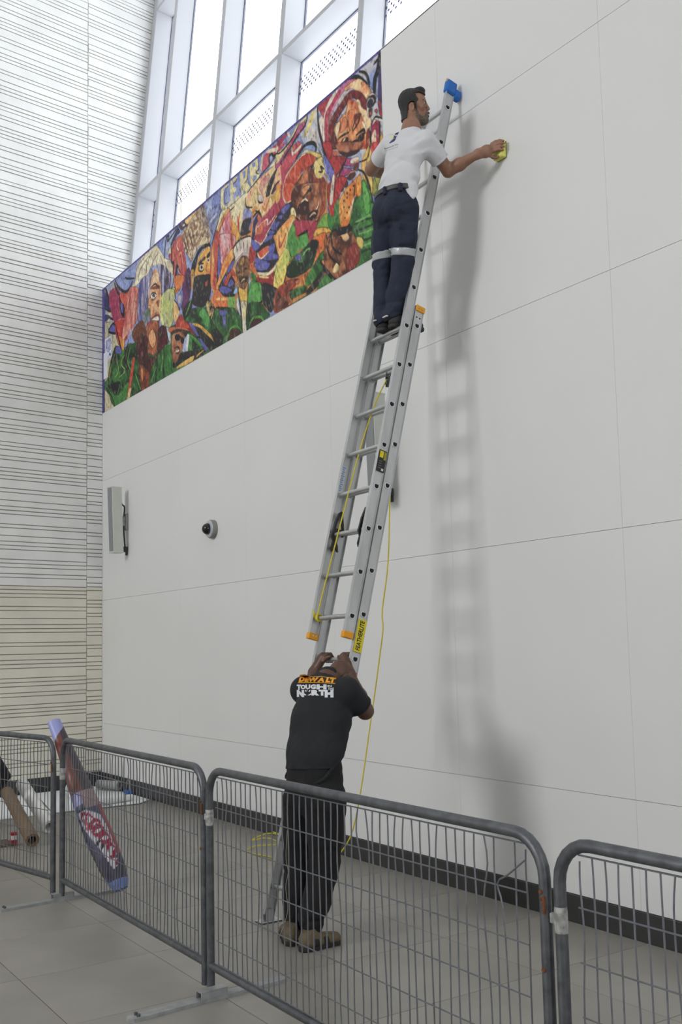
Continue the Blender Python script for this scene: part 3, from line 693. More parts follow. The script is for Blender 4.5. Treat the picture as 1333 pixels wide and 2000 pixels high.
# ------------------------------------------------------------------ body builder: smooth-blended distance fields turned into one mesh
def _nrm(v):
    v = np.array(v, float); return v / np.linalg.norm(v)
class Field:
    def __init__(s, lo, hi, h):
        s.lo = np.array(lo, float); s.h = h
        s.n = np.ceil((np.array(hi) - s.lo) / h).astype(int) + 1
        s.D = np.full(s.n, 0.25, np.float32)
    def sub(s, lo, hi):
        a = np.clip(np.floor((np.array(lo) - s.lo) / s.h).astype(int), 0, s.n); b = np.clip(np.ceil((np.array(hi) - s.lo) / s.h).astype(int) + 1, 0, s.n)
        if (b <= a).any(): return None, None
        sl = tuple(slice(i, j) for i, j in zip(a, b))
        g = np.meshgrid(*[(s.lo[i] + s.h * np.arange(a[i], b[i])).astype(np.float32) for i in range(3)], indexing='ij')
        return sl, g
    def grid(s): return s.sub(s.lo, s.lo + s.h * s.n)[1]
    @staticmethod
    def smin(a, b, k):
        h = np.maximum(k - np.abs(a - b), 0) / k
        return np.minimum(a, b) - h * h * k * 0.25
    def _put(s, sl, d, k, op):
        if op == 'sub': s.D[sl] = -s.smin(-s.D[sl], d, k)
        else: s.D[sl] = s.smin(s.D[sl], d, k)
    def cone(s, a, b, ra, rb, k=0.02, flat=None, op='add'):
        """tapered limb a->b; flat=(axis, factor) widens the section along axis"""
        a = np.array(a, float); b = np.array(b, float); R = max(ra, rb)
        m = R * (max(flat[1], 1.0) if flat else 1.0) + k + 3 * s.h
        sl, g = s.sub(np.minimum(a, b) - m, np.maximum(a, b) + m)
        if sl is None: return s
        X = [g[i] - np.float32(a[i]) for i in range(3)]; d = b - a
        if flat:
            e = _nrm(flat[0]); f = 1.0 - 1.0 / flat[1]
            q = X[0] * e[0] + X[1] * e[1] + X[2] * e[2]
            X = [X[i] - (q * f) * e[i] for i in range(3)]; d = d - e * (d @ e) * f
        L2 = d @ d + 1e-9
        t = np.clip((X[0] * d[0] + X[1] * d[1] + X[2] * d[2]) / L2, 0, 1)
        r = np.sqrt((X[0] - t * d[0]) ** 2 + (X[1] - t * d[1]) ** 2 + (X[2] - t * d[2]) ** 2) - (ra + (rb - ra) * t)
        s._put(sl, r.astype(np.float32), k, op); return s
    def chain(s, pts, rs, k=0.02, flat=None):
        for i in range(len(pts) - 1): s.cone(pts[i], pts[i + 1], rs[i], rs[i + 1], k, flat)
        return s
    def ell(s, c, r, axes=None, k=0.015, op='add'):
        c = np.array(c, float); r = np.array(r, float); m = r.max() + k + 3 * s.h
        sl, g = s.sub(c - m, c + m)
        if sl is None: return s
        X = [g[i] - np.float32(c[i]) for i in range(3)]
        if axes is not None: X = [X[0] * ax[0] + X[1] * ax[1] + X[2] * ax[2] for ax in axes]
        q = np.sqrt((X[0] / r[0]) ** 2 + (X[1] / r[1]) ** 2 + (X[2] / r[2]) ** 2)
        q2 = np.sqrt((X[0] / r[0] ** 2) ** 2 + (X[1] / r[1] ** 2) ** 2 + (X[2] / r[2] ** 2) ** 2) + 1e-6
        s._put(sl, (q * (q - 1) / q2).astype(np.float32), k, op); return s
    def rbox(s, c, half, axes, rad, k=0.01, op='add'):
        c = np.array(c, float); half = np.array(half, float); m = np.linalg.norm(half) + k + 3 * s.h
        sl, g = s.sub(c - m, c + m)
        if sl is None: return s
        X = [g[i] - np.float32(c[i]) for i in range(3)]
        q = [np.abs(X[0] * ax[0] + X[1] * ax[1] + X[2] * ax[2]) - (half[i] - rad) for i, ax in enumerate(axes)]
        o = np.sqrt(sum(np.maximum(v, 0) ** 2 for v in q)) + np.minimum(np.maximum(np.maximum(q[0], q[1]), q[2]), 0) - rad
        s._put(sl, o.astype(np.float32), k, op); return s
    def plane(s, c, n):
        n = _nrm(n); g = s.grid(); return ((g[0] - c[0]) * n[0] + (g[1] - c[1]) * n[1] + (g[2] - c[2]) * n[2]).astype(np.float32)
    def cut(s, c, n): s.D = np.maximum(s.D, s.plane(c, n)); return s
    def local(s, o, axes):
        g = s.grid(); X = [g[i] - np.float32(o[i]) for i in range(3)]
        return [X[0] * ax[0] + X[1] * ax[1] + X[2] * ax[2] for ax in axes]
def noise3(P, seed=0):
    rng = np.random.RandomState(seed); T = rng.uniform(-1, 1, (32, 32, 32)).astype(np.float32)
    I = [np.floor(p).astype(int) for p in P]; F = [(p - i).astype(np.float32) for p, i in zip(P, I)]; F = [f * f * (3 - 2 * f) for f in F]
    out = 0
    for a in (0, 1):
        for b in (0, 1):
            for c in (0, 1):
                w = (F[0] if a else 1 - F[0]) * (F[1] if b else 1 - F[1]) * (F[2] if c else 1 - F[2])
                out = out + w * T[(I[0] + a) % 32, (I[1] + b) % 32, (I[2] + c) % 32]
    return out
def ridge(P, seed):
    """soft cloth creases: narrow valleys between broad swells"""
    return np.abs(noise3(P, seed)) ** 0.6 - 0.55
def nets(D, lo, h):
    """naive surface nets"""
    I = D < 0; n = np.array(D.shape)
    c = [(i, j, k) for i in (0, 1) for j in (0, 1) for k in (0, 1)]
    def S(A, o): return A[o[0]:n[0] - 1 + o[0], o[1]:n[1] - 1 + o[1], o[2]:n[2] - 1 + o[2]]
    cnt = sum(S(I, o).astype(np.uint8) for o in c)
    cells = np.argwhere((cnt > 0) & (cnt < 8))
    idx = -np.ones(n - 1, np.int64); idx[tuple(cells.T)] = np.arange(len(cells))
    acc = np.zeros((len(cells), 3)); m = np.zeros(len(cells))
    for o in c:
        for ax in range(3):
            if o[ax]: continue
            o2 = list(o); o2[ax] = 1
            d0 = D[tuple((cells + o).T)]; d1 = D[tuple((cells + o2).T)]
            x = (d0 < 0) != (d1 < 0); t = d0[x] / (d0[x] - d1[x])
            p = np.tile(np.array(o, float), (x.sum(), 1)); p[:, ax] = t
            acc[x] += p; m[x] += 1
    V = lo + h * (cells + acc / m[:, None])
    Q = []
    for ax in range(3):
        a, b = [(1, 2), (2, 0), (0, 1)][ax]
        sl0 = [slice(None)] * 3; sl1 = [slice(None)] * 3; sl0[ax] = slice(0, -1); sl1[ax] = slice(1, None)
        x = I[tuple(sl0)] != I[tuple(sl1)]
        e = np.argwhere(x); e = e[(e[:, a] > 0) & (e[:, b] > 0) & (e[:, a] < n[a] - 1) & (e[:, b] < n[b] - 1)]
        da = np.zeros(3, int); da[a] = 1; db = np.zeros(3, int); db[b] = 1
        q = np.stack([idx[tuple((e - da - db).T)], idx[tuple((e - db).T)], idx[tuple(e.T)], idx[tuple((e - da).T)]], 1)
        fl = I[tuple(e.T)]; q[~fl] = q[~fl][:, ::-1]; Q.append(q)
    Q = np.concatenate(Q); Q = Q[(Q >= 0).all(1)]
    return V, Q
def fmesh(name, D, F, m, parent=None, smooth_it=1):
    V, Q = nets(D, F.lo, F.h)
    for _ in range(smooth_it):                                  # light relaxation of the grid steps
        A = np.zeros_like(V); c = np.zeros(len(V))
        for i in range(4):
            np.add.at(A, Q[:, i], V[Q[:, (i + 1) % 4]] + V[Q[:, (i + 3) % 4]]); np.add.at(c, Q[:, i], 2)
        V = 0.5 * V + 0.5 * A / np.maximum(c, 1)[:, None]
    me = bpy.data.meshes.new(name)
    me.vertices.add(len(V)); me.vertices.foreach_set('co', V.reshape(-1).astype(np.float32))
    me.loops.add(Q.size); me.loops.foreach_set('vertex_index', Q.reshape(-1).astype(np.int32))
    me.polygons.add(len(Q)); me.polygons.foreach_set('loop_start', np.arange(0, Q.size, 4, dtype=np.int32)); me.polygons.foreach_set('loop_total', np.full(len(Q), 4, dtype=np.int32))
    me.update(calc_edges=True); me.validate(); me.polygons.foreach_set('use_smooth', np.ones(len(me.polygons), dtype=bool))
    return link(name, me, m, parent)
def head(F, c, r, f, u, neck):
    """skull, face, ears and neck; r right, f forward, u up"""
    c = np.array(c, float); r, f, u = _nrm(r), _nrm(f), _nrm(u); ax = (r, f, u)
    P = lambda a, b, z: c + r * a + f * b + u * z
    F.ell(P(0, -.004, .035), (.074, .090, .083), ax, .02).ell(P(0, .040, .04), (.06, .042, .05), ax, .03)
    F.cone(P(0, .028, -.035), P(0, .058, -.092), .058, .034, .03).ell(P(0, .080, -.094), (.024, .021, .021), ax, .02).ell(P(0, .080, -.056), (.030, .024, .026), ax, .02)
    for s in (-1, 1):
        F.ell(P(.040 * s, .050, -.012), (.03, .032, .028), ax, .02)
        F.cone(P(.045 * s, .01, -.05), P(.028 * s, .06, -.088), .026, .02, .025)
    F.cone(P(-.03, .074, .032), P(.03, .074, .032), .0135, .0135, .014)
    for s in (-1, 1): F.ell(P(.031 * s, .096, .012), (.016, .017, .012), ax, .012, 'sub')
    F.cone(P(0, .087, .024), P(0, .106, -.018), .0095, .0120, .010)
    for s in (-1, 1): F.ell(P(.011 * s, .097, -.022), (.008, .010, .008), ax, .008)
    F.ell(P(0, .104, -.047), (.021, .0075, .0068), ax, .006).ell(P(0, .101, -.066), (.018, .0075, .0068), ax, .006)
    F.cone(P(-.02, .108, -.0565), P(.02, .108, -.0565), .0035, .0035, .005, op='sub')
    for s in (-1, 1): F.ell(P(.031 * s, .076, .012), (.0125, .0125, .0125), ax, .004)
    F.cone(P(0, -.025, -.03), neck, .055, .062, .03)
    for s in (-1, 1):
        e = _nrm(r * .95 * s - f * .3); e2 = _nrm(np.cross(u, e)); e3 = np.cross(e, e2)
        F.ell(P(.084 * s, -.010, -.018), (.0105, .022, .034), (e, e2, e3), .004)
        F.ell(P(.096 * s, -.005, -.014), (.009, .012, .021), (e, e2, e3), .005, 'sub')
        F.cone(P(.086 * s, .004, -.018), P(.086 * s, .002, -.030), .0050, .0050, .004)
    return ax
def poly_sd(X, Y, poly):
    d, _ = seg_dist(X, Y, list(poly) + [poly[0]]); return np.where(pt_in_poly(X, Y, poly), -d, d)
def decal(ob, src_me, name, m, d, parent, off=0.0015):
    """lay a flat mesh onto the surface of ob along direction d"""
    from mathutils.bvhtree import BVHTree
    bm = bmesh.new(); bm.from_mesh(ob.data); bv = BVHTree.FromBMesh(bm)
    d = Vector(d).normalized()
    for v in src_me.vertices:
        hit = bv.ray_cast(v.co - d * 0.6, d)
        if hit[0] is not None: v.co = hit[0] - d * off
    bm.free()
    return link(name, src_me, m, parent)
def text_flat(body, size, M, shear=0.0, bold=0.0, sx=1.0, spacing=1.0):
    cu = bpy.data.curves.new('t', 'FONT'); cu.body = body; cu.size = size; cu.align_x = 'CENTER'; cu.align_y = 'CENTER'; cu.shear = shear; cu.offset = bold; cu.resolution_u = 2; cu.space_character = spacing
    tmp = bpy.data.objects.new('t', cu); COL.objects.link(tmp)
    me = bpy.data.meshes.new_from_object(tmp.evaluated_get(bpy.context.evaluated_depsgraph_get())); bpy.data.objects.remove(tmp, do_unlink=True); bpy.data.curves.remove(cu)
    me.transform(M @ Matrix.Diagonal((sx, 1, 1, 1)))
    bm = bmesh.new(); bm.from_mesh(me); bmesh.ops.remove_doubles(bm, verts=bm.verts, dist=1e-5); bmesh.ops.triangulate(bm, faces=bm.faces)
    for _ in range(2):
        es = [e for e in bm.edges if e.calc_length() > 0.012]
        if es: bmesh.ops.subdivide_edges(bm, edges=es, cuts=1); bmesh.ops.triangulate(bm, faces=bm.faces)
    bm.to_mesh(me); bm.free()
    return me
def poly_flat(poly, M, z=0.0):
    bm = bmesh.new(); bm.faces.new([bm.verts.new(M @ Vector((x, y, z))) for x, y in poly]); bmesh.ops.triangulate(bm, faces=bm.faces)
    for _ in range(3):
        es = [e for e in bm.edges if e.calc_length() > 0.012]
        if es: bmesh.ops.subdivide_edges(bm, edges=es, cuts=1); bmesh.ops.triangulate(bm, faces=bm.faces)
    me = bpy.data.meshes.new('p'); bm.to_mesh(me); bm.free(); return me

def text_fit(body, box, M, shear=0.0, bold=0.0):
    """flat lettering stretched to fill box=(x0, x1, y0, y1) of the local plane"""
    me = text_flat(body, 0.06, Matrix.Identity(4), shear, bold)
    co = np.array([v.co[:] for v in me.vertices]); lo, hi = co.min(0), co.max(0); x0, x1, y0, y1 = box
    for v in me.vertices:
        v.co = M @ Vector((x0 + (v.co.x - lo[0]) / (hi[0] - lo[0]) * (x1 - x0), y0 + (v.co.y - lo[1]) / (hi[1] - lo[1]) * (y1 - y0), 0))
    return me
VR, VU = Vector((0.55506, 0.83153, -0.02184)), Vector((0.09119, -0.03474, 0.99523))
# ------------------------------------------------------------------ the man on the ladder
V3 = lambda *a: np.array(a, float)
M_skin1 = mat('skin_light_brown', (138, 100, 80), 0.5, var=0.10, scale=30, bump=0.04, bscale=200)
M_shirt1 = mat('white_tshirt', (198, 198, 201), 0.85, bump=0.25, bscale=35)
M_navy = mat('navy_work_trousers', (30, 36, 54), 0.85, var=0.18, scale=14, bump=0.3, bscale=45)
M_reflect = mat('reflective_tape', (176, 178, 180), 0.35, metal=0.2)
M_belt = mat('dark_leather_belt', (62, 60, 58), 0.5)
M_boot = mat('dark_work_shoe', (40, 40, 42), 0.7, var=0.2, scale=25)
M_boot_sole = mat('shoe_sole', (52, 52, 52), 0.85)
M_hair1 = mat('dark_hair', (34, 32, 33), 0.6, var=0.35, scale=70, bump=0.5, bscale=150, stretch=(1, 1, 3))
M_beard = mat('grey_beard', (104, 92, 82), 0.85, var=0.45, scale=120, bump=0.5, bscale=300)
M_eye = mat('eye_white', (165, 155, 146), 0.2); M_iris = mat('eye_dark', (30, 24, 20), 0.15)
HC = V3(7.535, -.482, 5.572); NK = V3(7.573, -.537, 5.372)
LSH, RSH = V3(7.412, -.607, 5.312), V3(7.697, -.509, 5.245)
RELB, RWRI, SPG = V3(7.666, -.288, 5.095), V3(7.868, -.185, 5.160), V3(7.918, -.026, 5.204)
LELB, LWRI, LHND = V3(7.092, -.548, 5.280), V3(7.085, -.345, 5.305), V3(7.083, -.290, 5.310)
CH, WA, PE = V3(7.545, -.586, 5.168), V3(7.520, -.617, 5.003), V3(7.482, -.627, 4.839)
RHIP, LHIP = V3(7.556, -.602, 4.772), V3(7.403, -.643, 4.788)
RKN, LKN, RAN, LAN = V3(7.478, -.570, 4.444), V3(7.292, -.605, 4.470), V3(7.372, -.580, 4.080), V3(7.268, -.605, 4.066)
tr = _nrm((RSH - LSH) * [1, 1, 0]); tr2 = _nrm((RHIP - LHIP) * [1, 1, 0])
person1 = thing('person', 'man in white T-shirt and navy work trousers standing on the ladder', 'person')
# --- skin: head, neck, arms and hands in one body mesh
HU = _nrm((.16, -.16, .97)); HF = _nrm(V3(.66, .74, .08) - HU * (V3(.66, .74, .08) @ HU)); HR = np.cross(HF, HU)
F = Field((6.98, -.82, 5.00), (8.05, 0.005, 5.76), 0.0045)
hax = head(F, HC, HR, HF, HU, NK)
F.cone(NK, CH, .062, .085, .04).cone(LSH, RSH, .05, .05, .04)
F.chain([RSH, RELB * .5 + RSH * .5, RELB], [.056, .050, .043], .02)
F.chain([RELB, RELB * .62 + RWRI * .38, RWRI], [.043, .043, .028], .02)
F.chain([LSH, LSH * .5 + LELB * .5, LELB], [.056, .052, .044], .02); F.chain([LELB, LELB * .62 + LWRI * .38, LWRI], [.043, .043, .029], .02)
pal = V3(7.892, -.128, 5.184); F.cone(RWRI, pal, .028, .031, .02, flat=((.2, -.3, .9), 1.25)); F.cone(pal, V3(7.905, -.092, 5.205), .03, .026, .02, flat=((0, 0, 1), 1.35))
for i, (z, l) in enumerate([(5.243, .066), (5.222, .074), (5.200, .070), (5.180, .056)]):
    k0 = V3(7.908, -.088, z); k1 = k0 + V3(.030, .010, .006); k2 = k1 + V3(l * .42, .012, -.001); k3 = k2 + V3(l * .25, .022, -.004)
    F.chain([k0, k1, k2, k3], [.0108, .0102, .0094, .0082], .006)
F.chain([V3(7.895, -.105, 5.162), V3(7.902, -.075, 5.150), V3(7.916, -.056, 5.146), V3(7.934, -.05, 5.147)], [.0125, .0115, .0105, .009], .008)
F.cone(LWRI, LHND, .029, .03, .02, flat=((0, 0, 1), 1.4))
for i in range(4):
    z = 5.345 - i * .021; y = -.13 - .2592 * (5.698 - z)
    F.chain([V3(7.070, -.298, z), V3(7.040, y - .045, z), V3(7.036, y - .005, z), V3(7.045, y + .025, z)], [.0108, .010, .0095, .0085], .006)
F.chain([V3(7.095, -.30, 5.335), V3(7.105, -.275, 5.355), V3(7.10, -.25, 5.365)], [.012, .011, .009], .008)
body1 = fmesh('body', F.D, F, M_skin1, person1)
# --- hair and beard from the head shape
h0 = Field(HC - .16, HC + V3(.16, .16, .17), 0.0032)
head(h0, HC, *hax, NK); a_, b_, c_ = h0.local(HC, hax)
grow = h0.D.copy(); q = Field(HC - .16, HC + V3(.16, .16, .17), 0.0032); q.D = grow - 0.009
q.ell(HC + hax[1] * .052 + hax[2] * .110, (.054, .038, .026), hax, .02).ell(HC - hax[1] * .03 + hax[2] * .052, (.078, .075, .076), hax, .02)
hp = [(-.14, .18), (.11, .18), (.105, .080), (.078, .076), (.050, .088), (.018, .082), (.030, .050), (.040, .034), (.026, .018), (.025, -.022), (.017, -.024), (.013, .018), (-.016, .021), (-.037, .004), (-.040, -.040), (-.046, -.098), (-.14, -.11)]
nz = noise3([b_ * 60, c_ * 60, a_ * 60], 4) * .0022
fmesh('hair', np.maximum(q.D + nz, poly_sd(b_, c_, hp).astype(np.float32)), q, M_hair1, person1, 0)
bp_ = [(.028, -.020), (.040, -.060), (.066, -.078), (.080, -.066), (.086, -.046), (.098, -.036), (.13, -.036), (.13, -.15), (.05, -.135), (.016, -.085), (.014, -.03)]
mouth = np.maximum(np.abs(c_ + .0575) - .006, np.abs(a_) - .018)
fmesh('beard', np.maximum(np.maximum(grow - .0018 + nz * .5, poly_sd(b_, c_, bp_).astype(np.float32)), -mouth), h0, M_beard, person1, 0)
for s in (-1, 1):
    cc = HC + hax[0] * .031 * s + hax[1] * .0775 + hax[2] * .012
    e_ = Field(cc - .02, cc + .02, .0018); e_.ell(cc, (.0122, .0122, .0085), hax, .002); eye = fmesh('eye', e_.D, e_, M_eye, person1, 0)
    c2 = cc + hax[1] * .0095 + hax[0] * .002; e_ = Field(c2 - .012, c2 + .012, .0012); e_.ell(c2, (.0070, .0045, .0070), hax, .002); fmesh('iris', e_.D, e_, M_iris, eye, 0)
    b0 = HC + hax[0] * .014 * s + hax[1] * .0885 + hax[2] * .031; b1 = HC + hax[0] * .048 * s + hax[1] * .072 + hax[2] * .034
    e_ = Field(np.minimum(b0, b1) - .015, np.maximum(b0, b1) + .015, .002); e_.cone(b0, b1, .0068, .005, .004); fmesh('eyebrow', e_.D, e_, M_hair1, person1, 0)
# --- T-shirt
F = Field((7.15, -.84, 4.78), (7.88, -.30, 5.47), 0.0055)
F.cone(CH, CH + V3(.012, .02, .10), .098, .080, .05, flat=(tr, 1.50)).cone(CH, WA, .098, .096, .04, flat=(tr, 1.48)).cone(WA, PE + V3(.01, 0, .07), .096, .102, .04, flat=(tr, 1.46))
F.cone(LSH + V3(.03, .005, -.005), RSH + V3(-.02, -.005, -.005), .058, .060, .05); F.cone(NK + V3(0, 0, -.05), NK + V3(.0, .004, .004), .085, .066, .04)
SL = RSH * .40 + RELB * .60; F.cone(RSH, SL, .068, .064, .04, flat=((0, .3, 1), 1.10))
SLL = LSH * .46 + LELB * .54; F.cone(LSH, SLL, .066, .064, .04, flat=((0, 0, 1), 1.12))
F.cone(V3(7.622, -.60, 4.96), V3(7.632, -.59, 4.85), .05, .036, .03)                 # loose tail hanging over the belt on the right
g = F.grid()
fold = ridge([(g[0] * .35 + g[1] * .3 + g[2] * .85) * 17, (g[0] - g[1]) * 4.5, g[2] * 3], 11) * -.011 + noise3([(g[2] - g[0] * .45) * 30, g[0] * 7, g[1] * 7], 12) * .0055
wz = np.clip((5.31 - g[2]) / .12, 0.3, 1.25); F.D += (fold * wz).astype(np.float32)
F.cut(SL + _nrm(RELB - RSH) * .012, RELB - RSH); F.cut(SLL + _nrm(LELB - LSH) * .012, LELB - LSH)
D = F.D.copy()
nk = Field((7.15, -.84, 4.78), (7.88, -.30, 5.47), 0.0055); nk.cone(NK - V3(0, 0, .005), NK + V3(-.01, .03, .12), .064, .085, .01)
D = np.maximum(D, -nk.D)
D = np.maximum(D, np.minimum(F.plane(PE + V3(0, 0, .052), V3(0, .05, -1)), F.plane(V3(7.588, -.62, 4.9), V3(-1, -.45, 0))))   # tucked in everywhere but on the right hip
D = np.maximum(D, F.plane(V3(7.62, -.6, 4.815), V3(.1, 0, -1)))
shirt1 = fmesh('shirt', D, F, M_shirt1, person1)
for nm, c0, dr, rr in (('sleeve_hem', SL, RELB - RSH, .066), ('sleeve_hem', SLL, LELB - LSH, .066)):
    band = np.maximum(F.D - .0022, np.abs(F.plane(c0 + _nrm(dr) * .002, dr)) - .009); fmesh(nm, np.maximum(band, -(F.D + .006)), F, M_shirt1, shirt1)
# print on the back
def back_M(p, up, vdir):
    v = _nrm(vdir); u_ = _nrm(np.array(up) - v * (np.array(up) @ v)); r_ = np.cross(v, u_); return frame_M(p, r_, u_, -v)
vd = _nrm(V3(7.524, -.66, 5.28) - V3(12.8582, -4.7589, 1.75))
MBk = frame_M((7.528, -.66, 5.282), VR, VU, VR.cross(VU))
M_ink2 = mat('navy_print', (52, 52, 108), .7); M_yel2 = mat('yellow_print', (212, 208, 110), .7); M_ink3 = mat('grey_ink', (92, 92, 100), .7)
K = .0036
def lg(pts): return [((x - 30) * K, (30 - y) * K) for x, y in pts]
decal(shirt1, poly_flat(lg([(31.5, 18), (33, 16), (40.5, 13), (36, 21), (34, 22), (31, 26.5), (28.6, 25), (31.5, 21)]), MBk), 'logo', M_ink2, vd, shirt1)
decal(shirt1, poly_flat(lg([(34.4, 21), (35.5, 21.2), (33, 28.5), (31, 31.5), (22.5, 35.8), (20.5, 34.6), (28, 31), (31.6, 27.8), (33, 28)]), MBk), 'logo', M_ink2, vd, shirt1)
decal(shirt1, poly_flat(lg([(28.2, 19), (30, 18.5), (26.6, 25), (27.5, 27.5), (24.5, 29.5), (25, 24)]), MBk), 'logo', M_yel2, vd, shirt1)
decal(shirt1, poly_flat(lg([(30, 25.4), (33, 22.4), (32, 26.2), (30.2, 27.4)]), MBk), 'logo', M_yel2, vd, shirt1)
decal(shirt1, text_fit('Runwork Inc.', (-.052, .052, -.0065, .0065), MBk @ Matrix.Translation(((25 - 30) * K, (30 - 41.5) * K, 0)) @ Matrix.Rotation(math.radians(21), 4, 'Z'), bold=.001), 'lettering', M_ink3, vd, shirt1)
ML2 = MBk @ Matrix.Translation(((24.5 - 30) * K, (30 - 47) * K, 0)) @ Matrix.Rotation(math.radians(20), 4, 'Z'); M_pale = mat('pale_ink', (158, 158, 164), .7)
for x_, w_ in ((-.048, .006), (-.039, .007), (-.030, .005), (-.021, .007), (-.011, .006), (.0, .008), (.012, .006), (.022, .007), (.033, .006), (.042, .007)):
    decal(shirt1, poly_flat([(x_, -.003), (x_ + w_, -.003), (x_ + w_, .003), (x_, .003)], ML2), 'small_print', M_pale, vd, shirt1)
# --- trousers, belt, reflective bands
F = Field((7.05, -.84, 3.95), (7.85, -.38, 5.02), 0.006)
F.cone(PE + V3(.008, 0, .07), PE + V3(0, 0, -.02), .103, .108, .04, flat=(tr2, 1.44))
F.ell(PE + V3(.062, -.045, -.055), (.085, .085, .10), None, .05).ell(PE + V3(-.06, -.055, -.045), (.085, .085, .10), None, .05)
F.chain([RHIP, RHIP * .45 + RKN * .55, RKN], [.102, .090, .078], .03); F.chain([LHIP, LHIP * .45 + LKN * .55, LKN], [.102, .088, .076], .03)
F.chain([RKN, RKN * .4 + RAN * .6, RAN], [.080, .074, .072], .02); F.chain([LKN, LKN * .4 + LAN * .6, LAN], [.076, .070, .070], .02)
pk_ = RHIP * .42 + RKN * .58; out = _nrm(V3(.93, -.36, 0)); dn = _nrm(RKN - RHIP); sd = _nrm(np.cross(dn, out)); out2 = np.cross(sd, dn)
F.rbox(pk_ + out * .075 + dn * .0, (.022, .062, .070), (out2, sd, -dn), .012, .012); F.rbox(pk_ + out * .082 - dn * .058, (.022, .068, .026), (out2, sd, -dn), .010, .006)
pl_ = LHIP * .42 + LKN * .58; F.rbox(pl_ + V3(-.075, -.01, 0), (.020, .055, .068), (V3(1, 0, 0), V3(0, 1, 0), V3(0, 0, 1)), .012, .015)
g = F.grid()
fold = ridge([(g[2] + (g[0] - g[1]) * .35) * 17, (g[0] + g[1]) * 6, (g[0] - g[1]) * 6], 21) * -.011 + noise3([(g[2] - g[0] * .9) * 34, g[0] * 9, g[1] * 9], 22) * .005
w_ = .35 + np.exp(-((g[2] - 4.69) / .07) ** 2) * .9 + np.exp(-((g[2] - 4.46) / .06) ** 2) * .6 + np.exp(-((g[2] - 4.11) / .09) ** 2) * 1.0
F.D += (fold * w_).astype(np.float32)
F.cut(PE + V3(0, 0, .084), V3(0, .05, 1)); D = F.D
hem = np.minimum(np.maximum(F.plane(RAN + V3(0, 0, -.022), V3(.1, .45, -1)), F.plane(V3(7.320, -.59, 4), V3(-1, -.12, 0))), np.maximum(F.plane(LAN + V3(-.01, -.02, -.036), V3(.25, .35, -1)), F.plane(V3(7.320, -.59, 4), V3(1, .12, 0))))
D = np.maximum(D, hem)
tro1 = fmesh('trousers', D, F, M_navy, person1)
leg = F.plane(V3(7.392, -.59, 4.50), V3(1, .12, -.30))
for sgn, kn, axis in ((1, RKN + V3(0, 0, .058), RKN - RAN + V3(0, -.05, 0)), (-1, LKN + V3(0, 0, .05), LKN - LAN + V3(0, -.06, 0))):
    band = np.maximum(np.maximum(F.D - .004, np.abs(F.plane(kn, axis)) - .026), -leg * sgn); fmesh('reflective_band', band, F, M_reflect, tro1)
bpl = F.plane(PE + V3(0, 0, .070), V3(0, .05, 1))
belt = Field((7.05, -.84, 3.95), (7.85, -.38, 5.02), 0.006); belt.cone(PE + V3(.010, 0, .14), PE + V3(0, 0, -.02), .116, .116, .04, flat=(tr2, 1.44))
b_o = fmesh('belt', np.maximum(belt.D, np.abs(bpl) - .0185), belt, M_belt, person1)
for off_ in (V3(.035, -.112, 0), V3(-.105, -.085, 0), V3(.135, -.055, 0)):
    bl = PE + V3(0, 0, .064) + off_; MB().cbox((bl[0] - .012, bl[1] - .016, bl[2] - .034), (bl[0] + .012, bl[1] + .012, bl[2] + .024), .004).build('belt_loop', M_navy, tro1)
# --- shoes standing on the rung
def shoe(heel, toe, parent, m_up, m_sole, accent=None, w=.041, h=.085, z=None, seed=0):
    heel, toe = np.array(heel, float), np.array(toe, float); L = np.linalg.norm(toe - heel); f = _nrm(toe - heel); u = V3(0, 0, 1); r = _nrm(np.cross(f, u)); u = np.cross(r, f)
    P = lambda b, c, a=0: heel + f * b * L + u * c + r * a
    S = Field(np.minimum(heel, toe) - .09, np.maximum(heel, toe) + V3(.09, .09, .17), .004)
    S.cone(P(.14, .05), P(.30, .062), .040, .042, .03).cone(P(.30, .055), P(.86, .038), .044, .034, .03, flat=(r, 1.12)).cone(P(.17, .06), P(.20, h + .028), .038, .042, .03)
    op = S.D.copy(); S.cut(P(.2, h + .02), u + f * -.25); S.cut(P(.5, .018), -u)
    up = fmesh('shoe', S.D, S, m_up, parent)
    T = Field(np.minimum(heel, toe) - .09, np.maximum(heel, toe) + V3(.09, .09, .17), .004)
    T.cone(P(.13, .016), P(.35, .016), .043, .041, .03).cone(P(.35, .016), P(.86, .016), .041, .042, .03); T.cut(P(.5, .024), u); T.cut(P(.5, .0), -u)
    fmesh('sole', T.D, T, m_sole, up)
    if accent is not None:
        for band_c, wdt in ((.30, .016), (.55, .02)):
            bd = np.maximum(S.D - .0022, np.abs(S.plane(P(band_c, .05), f + u * .25)) - wdt); fmesh('overlay', np.maximum(bd, S.plane(P(.5, .07), u)), S, accent, up)
    return up, P
s1, P1 = shoe((7.372, -.625, 3.9795), (7.412, -.355, 3.9795), person1, M_boot, M_boot_sole); s2, P2 = shoe((7.262, -.645, 3.9795), (7.285, -.375, 3.9795), person1, M_boot, M_boot_sole)
M_tab = mat('white_shoe_mark', (214, 212, 200), .5)
MB().cbox((7.350, -.672, 4.048), (7.400, -.655, 4.056), .002).build('shoe_mark', M_tab, s1); MB().cbox((7.262, -.692, 4.045), (7.292, -.676, 4.052), .002).build('shoe_mark', M_tab, s2)
based(person1, (7.34, -.55, 3.98))
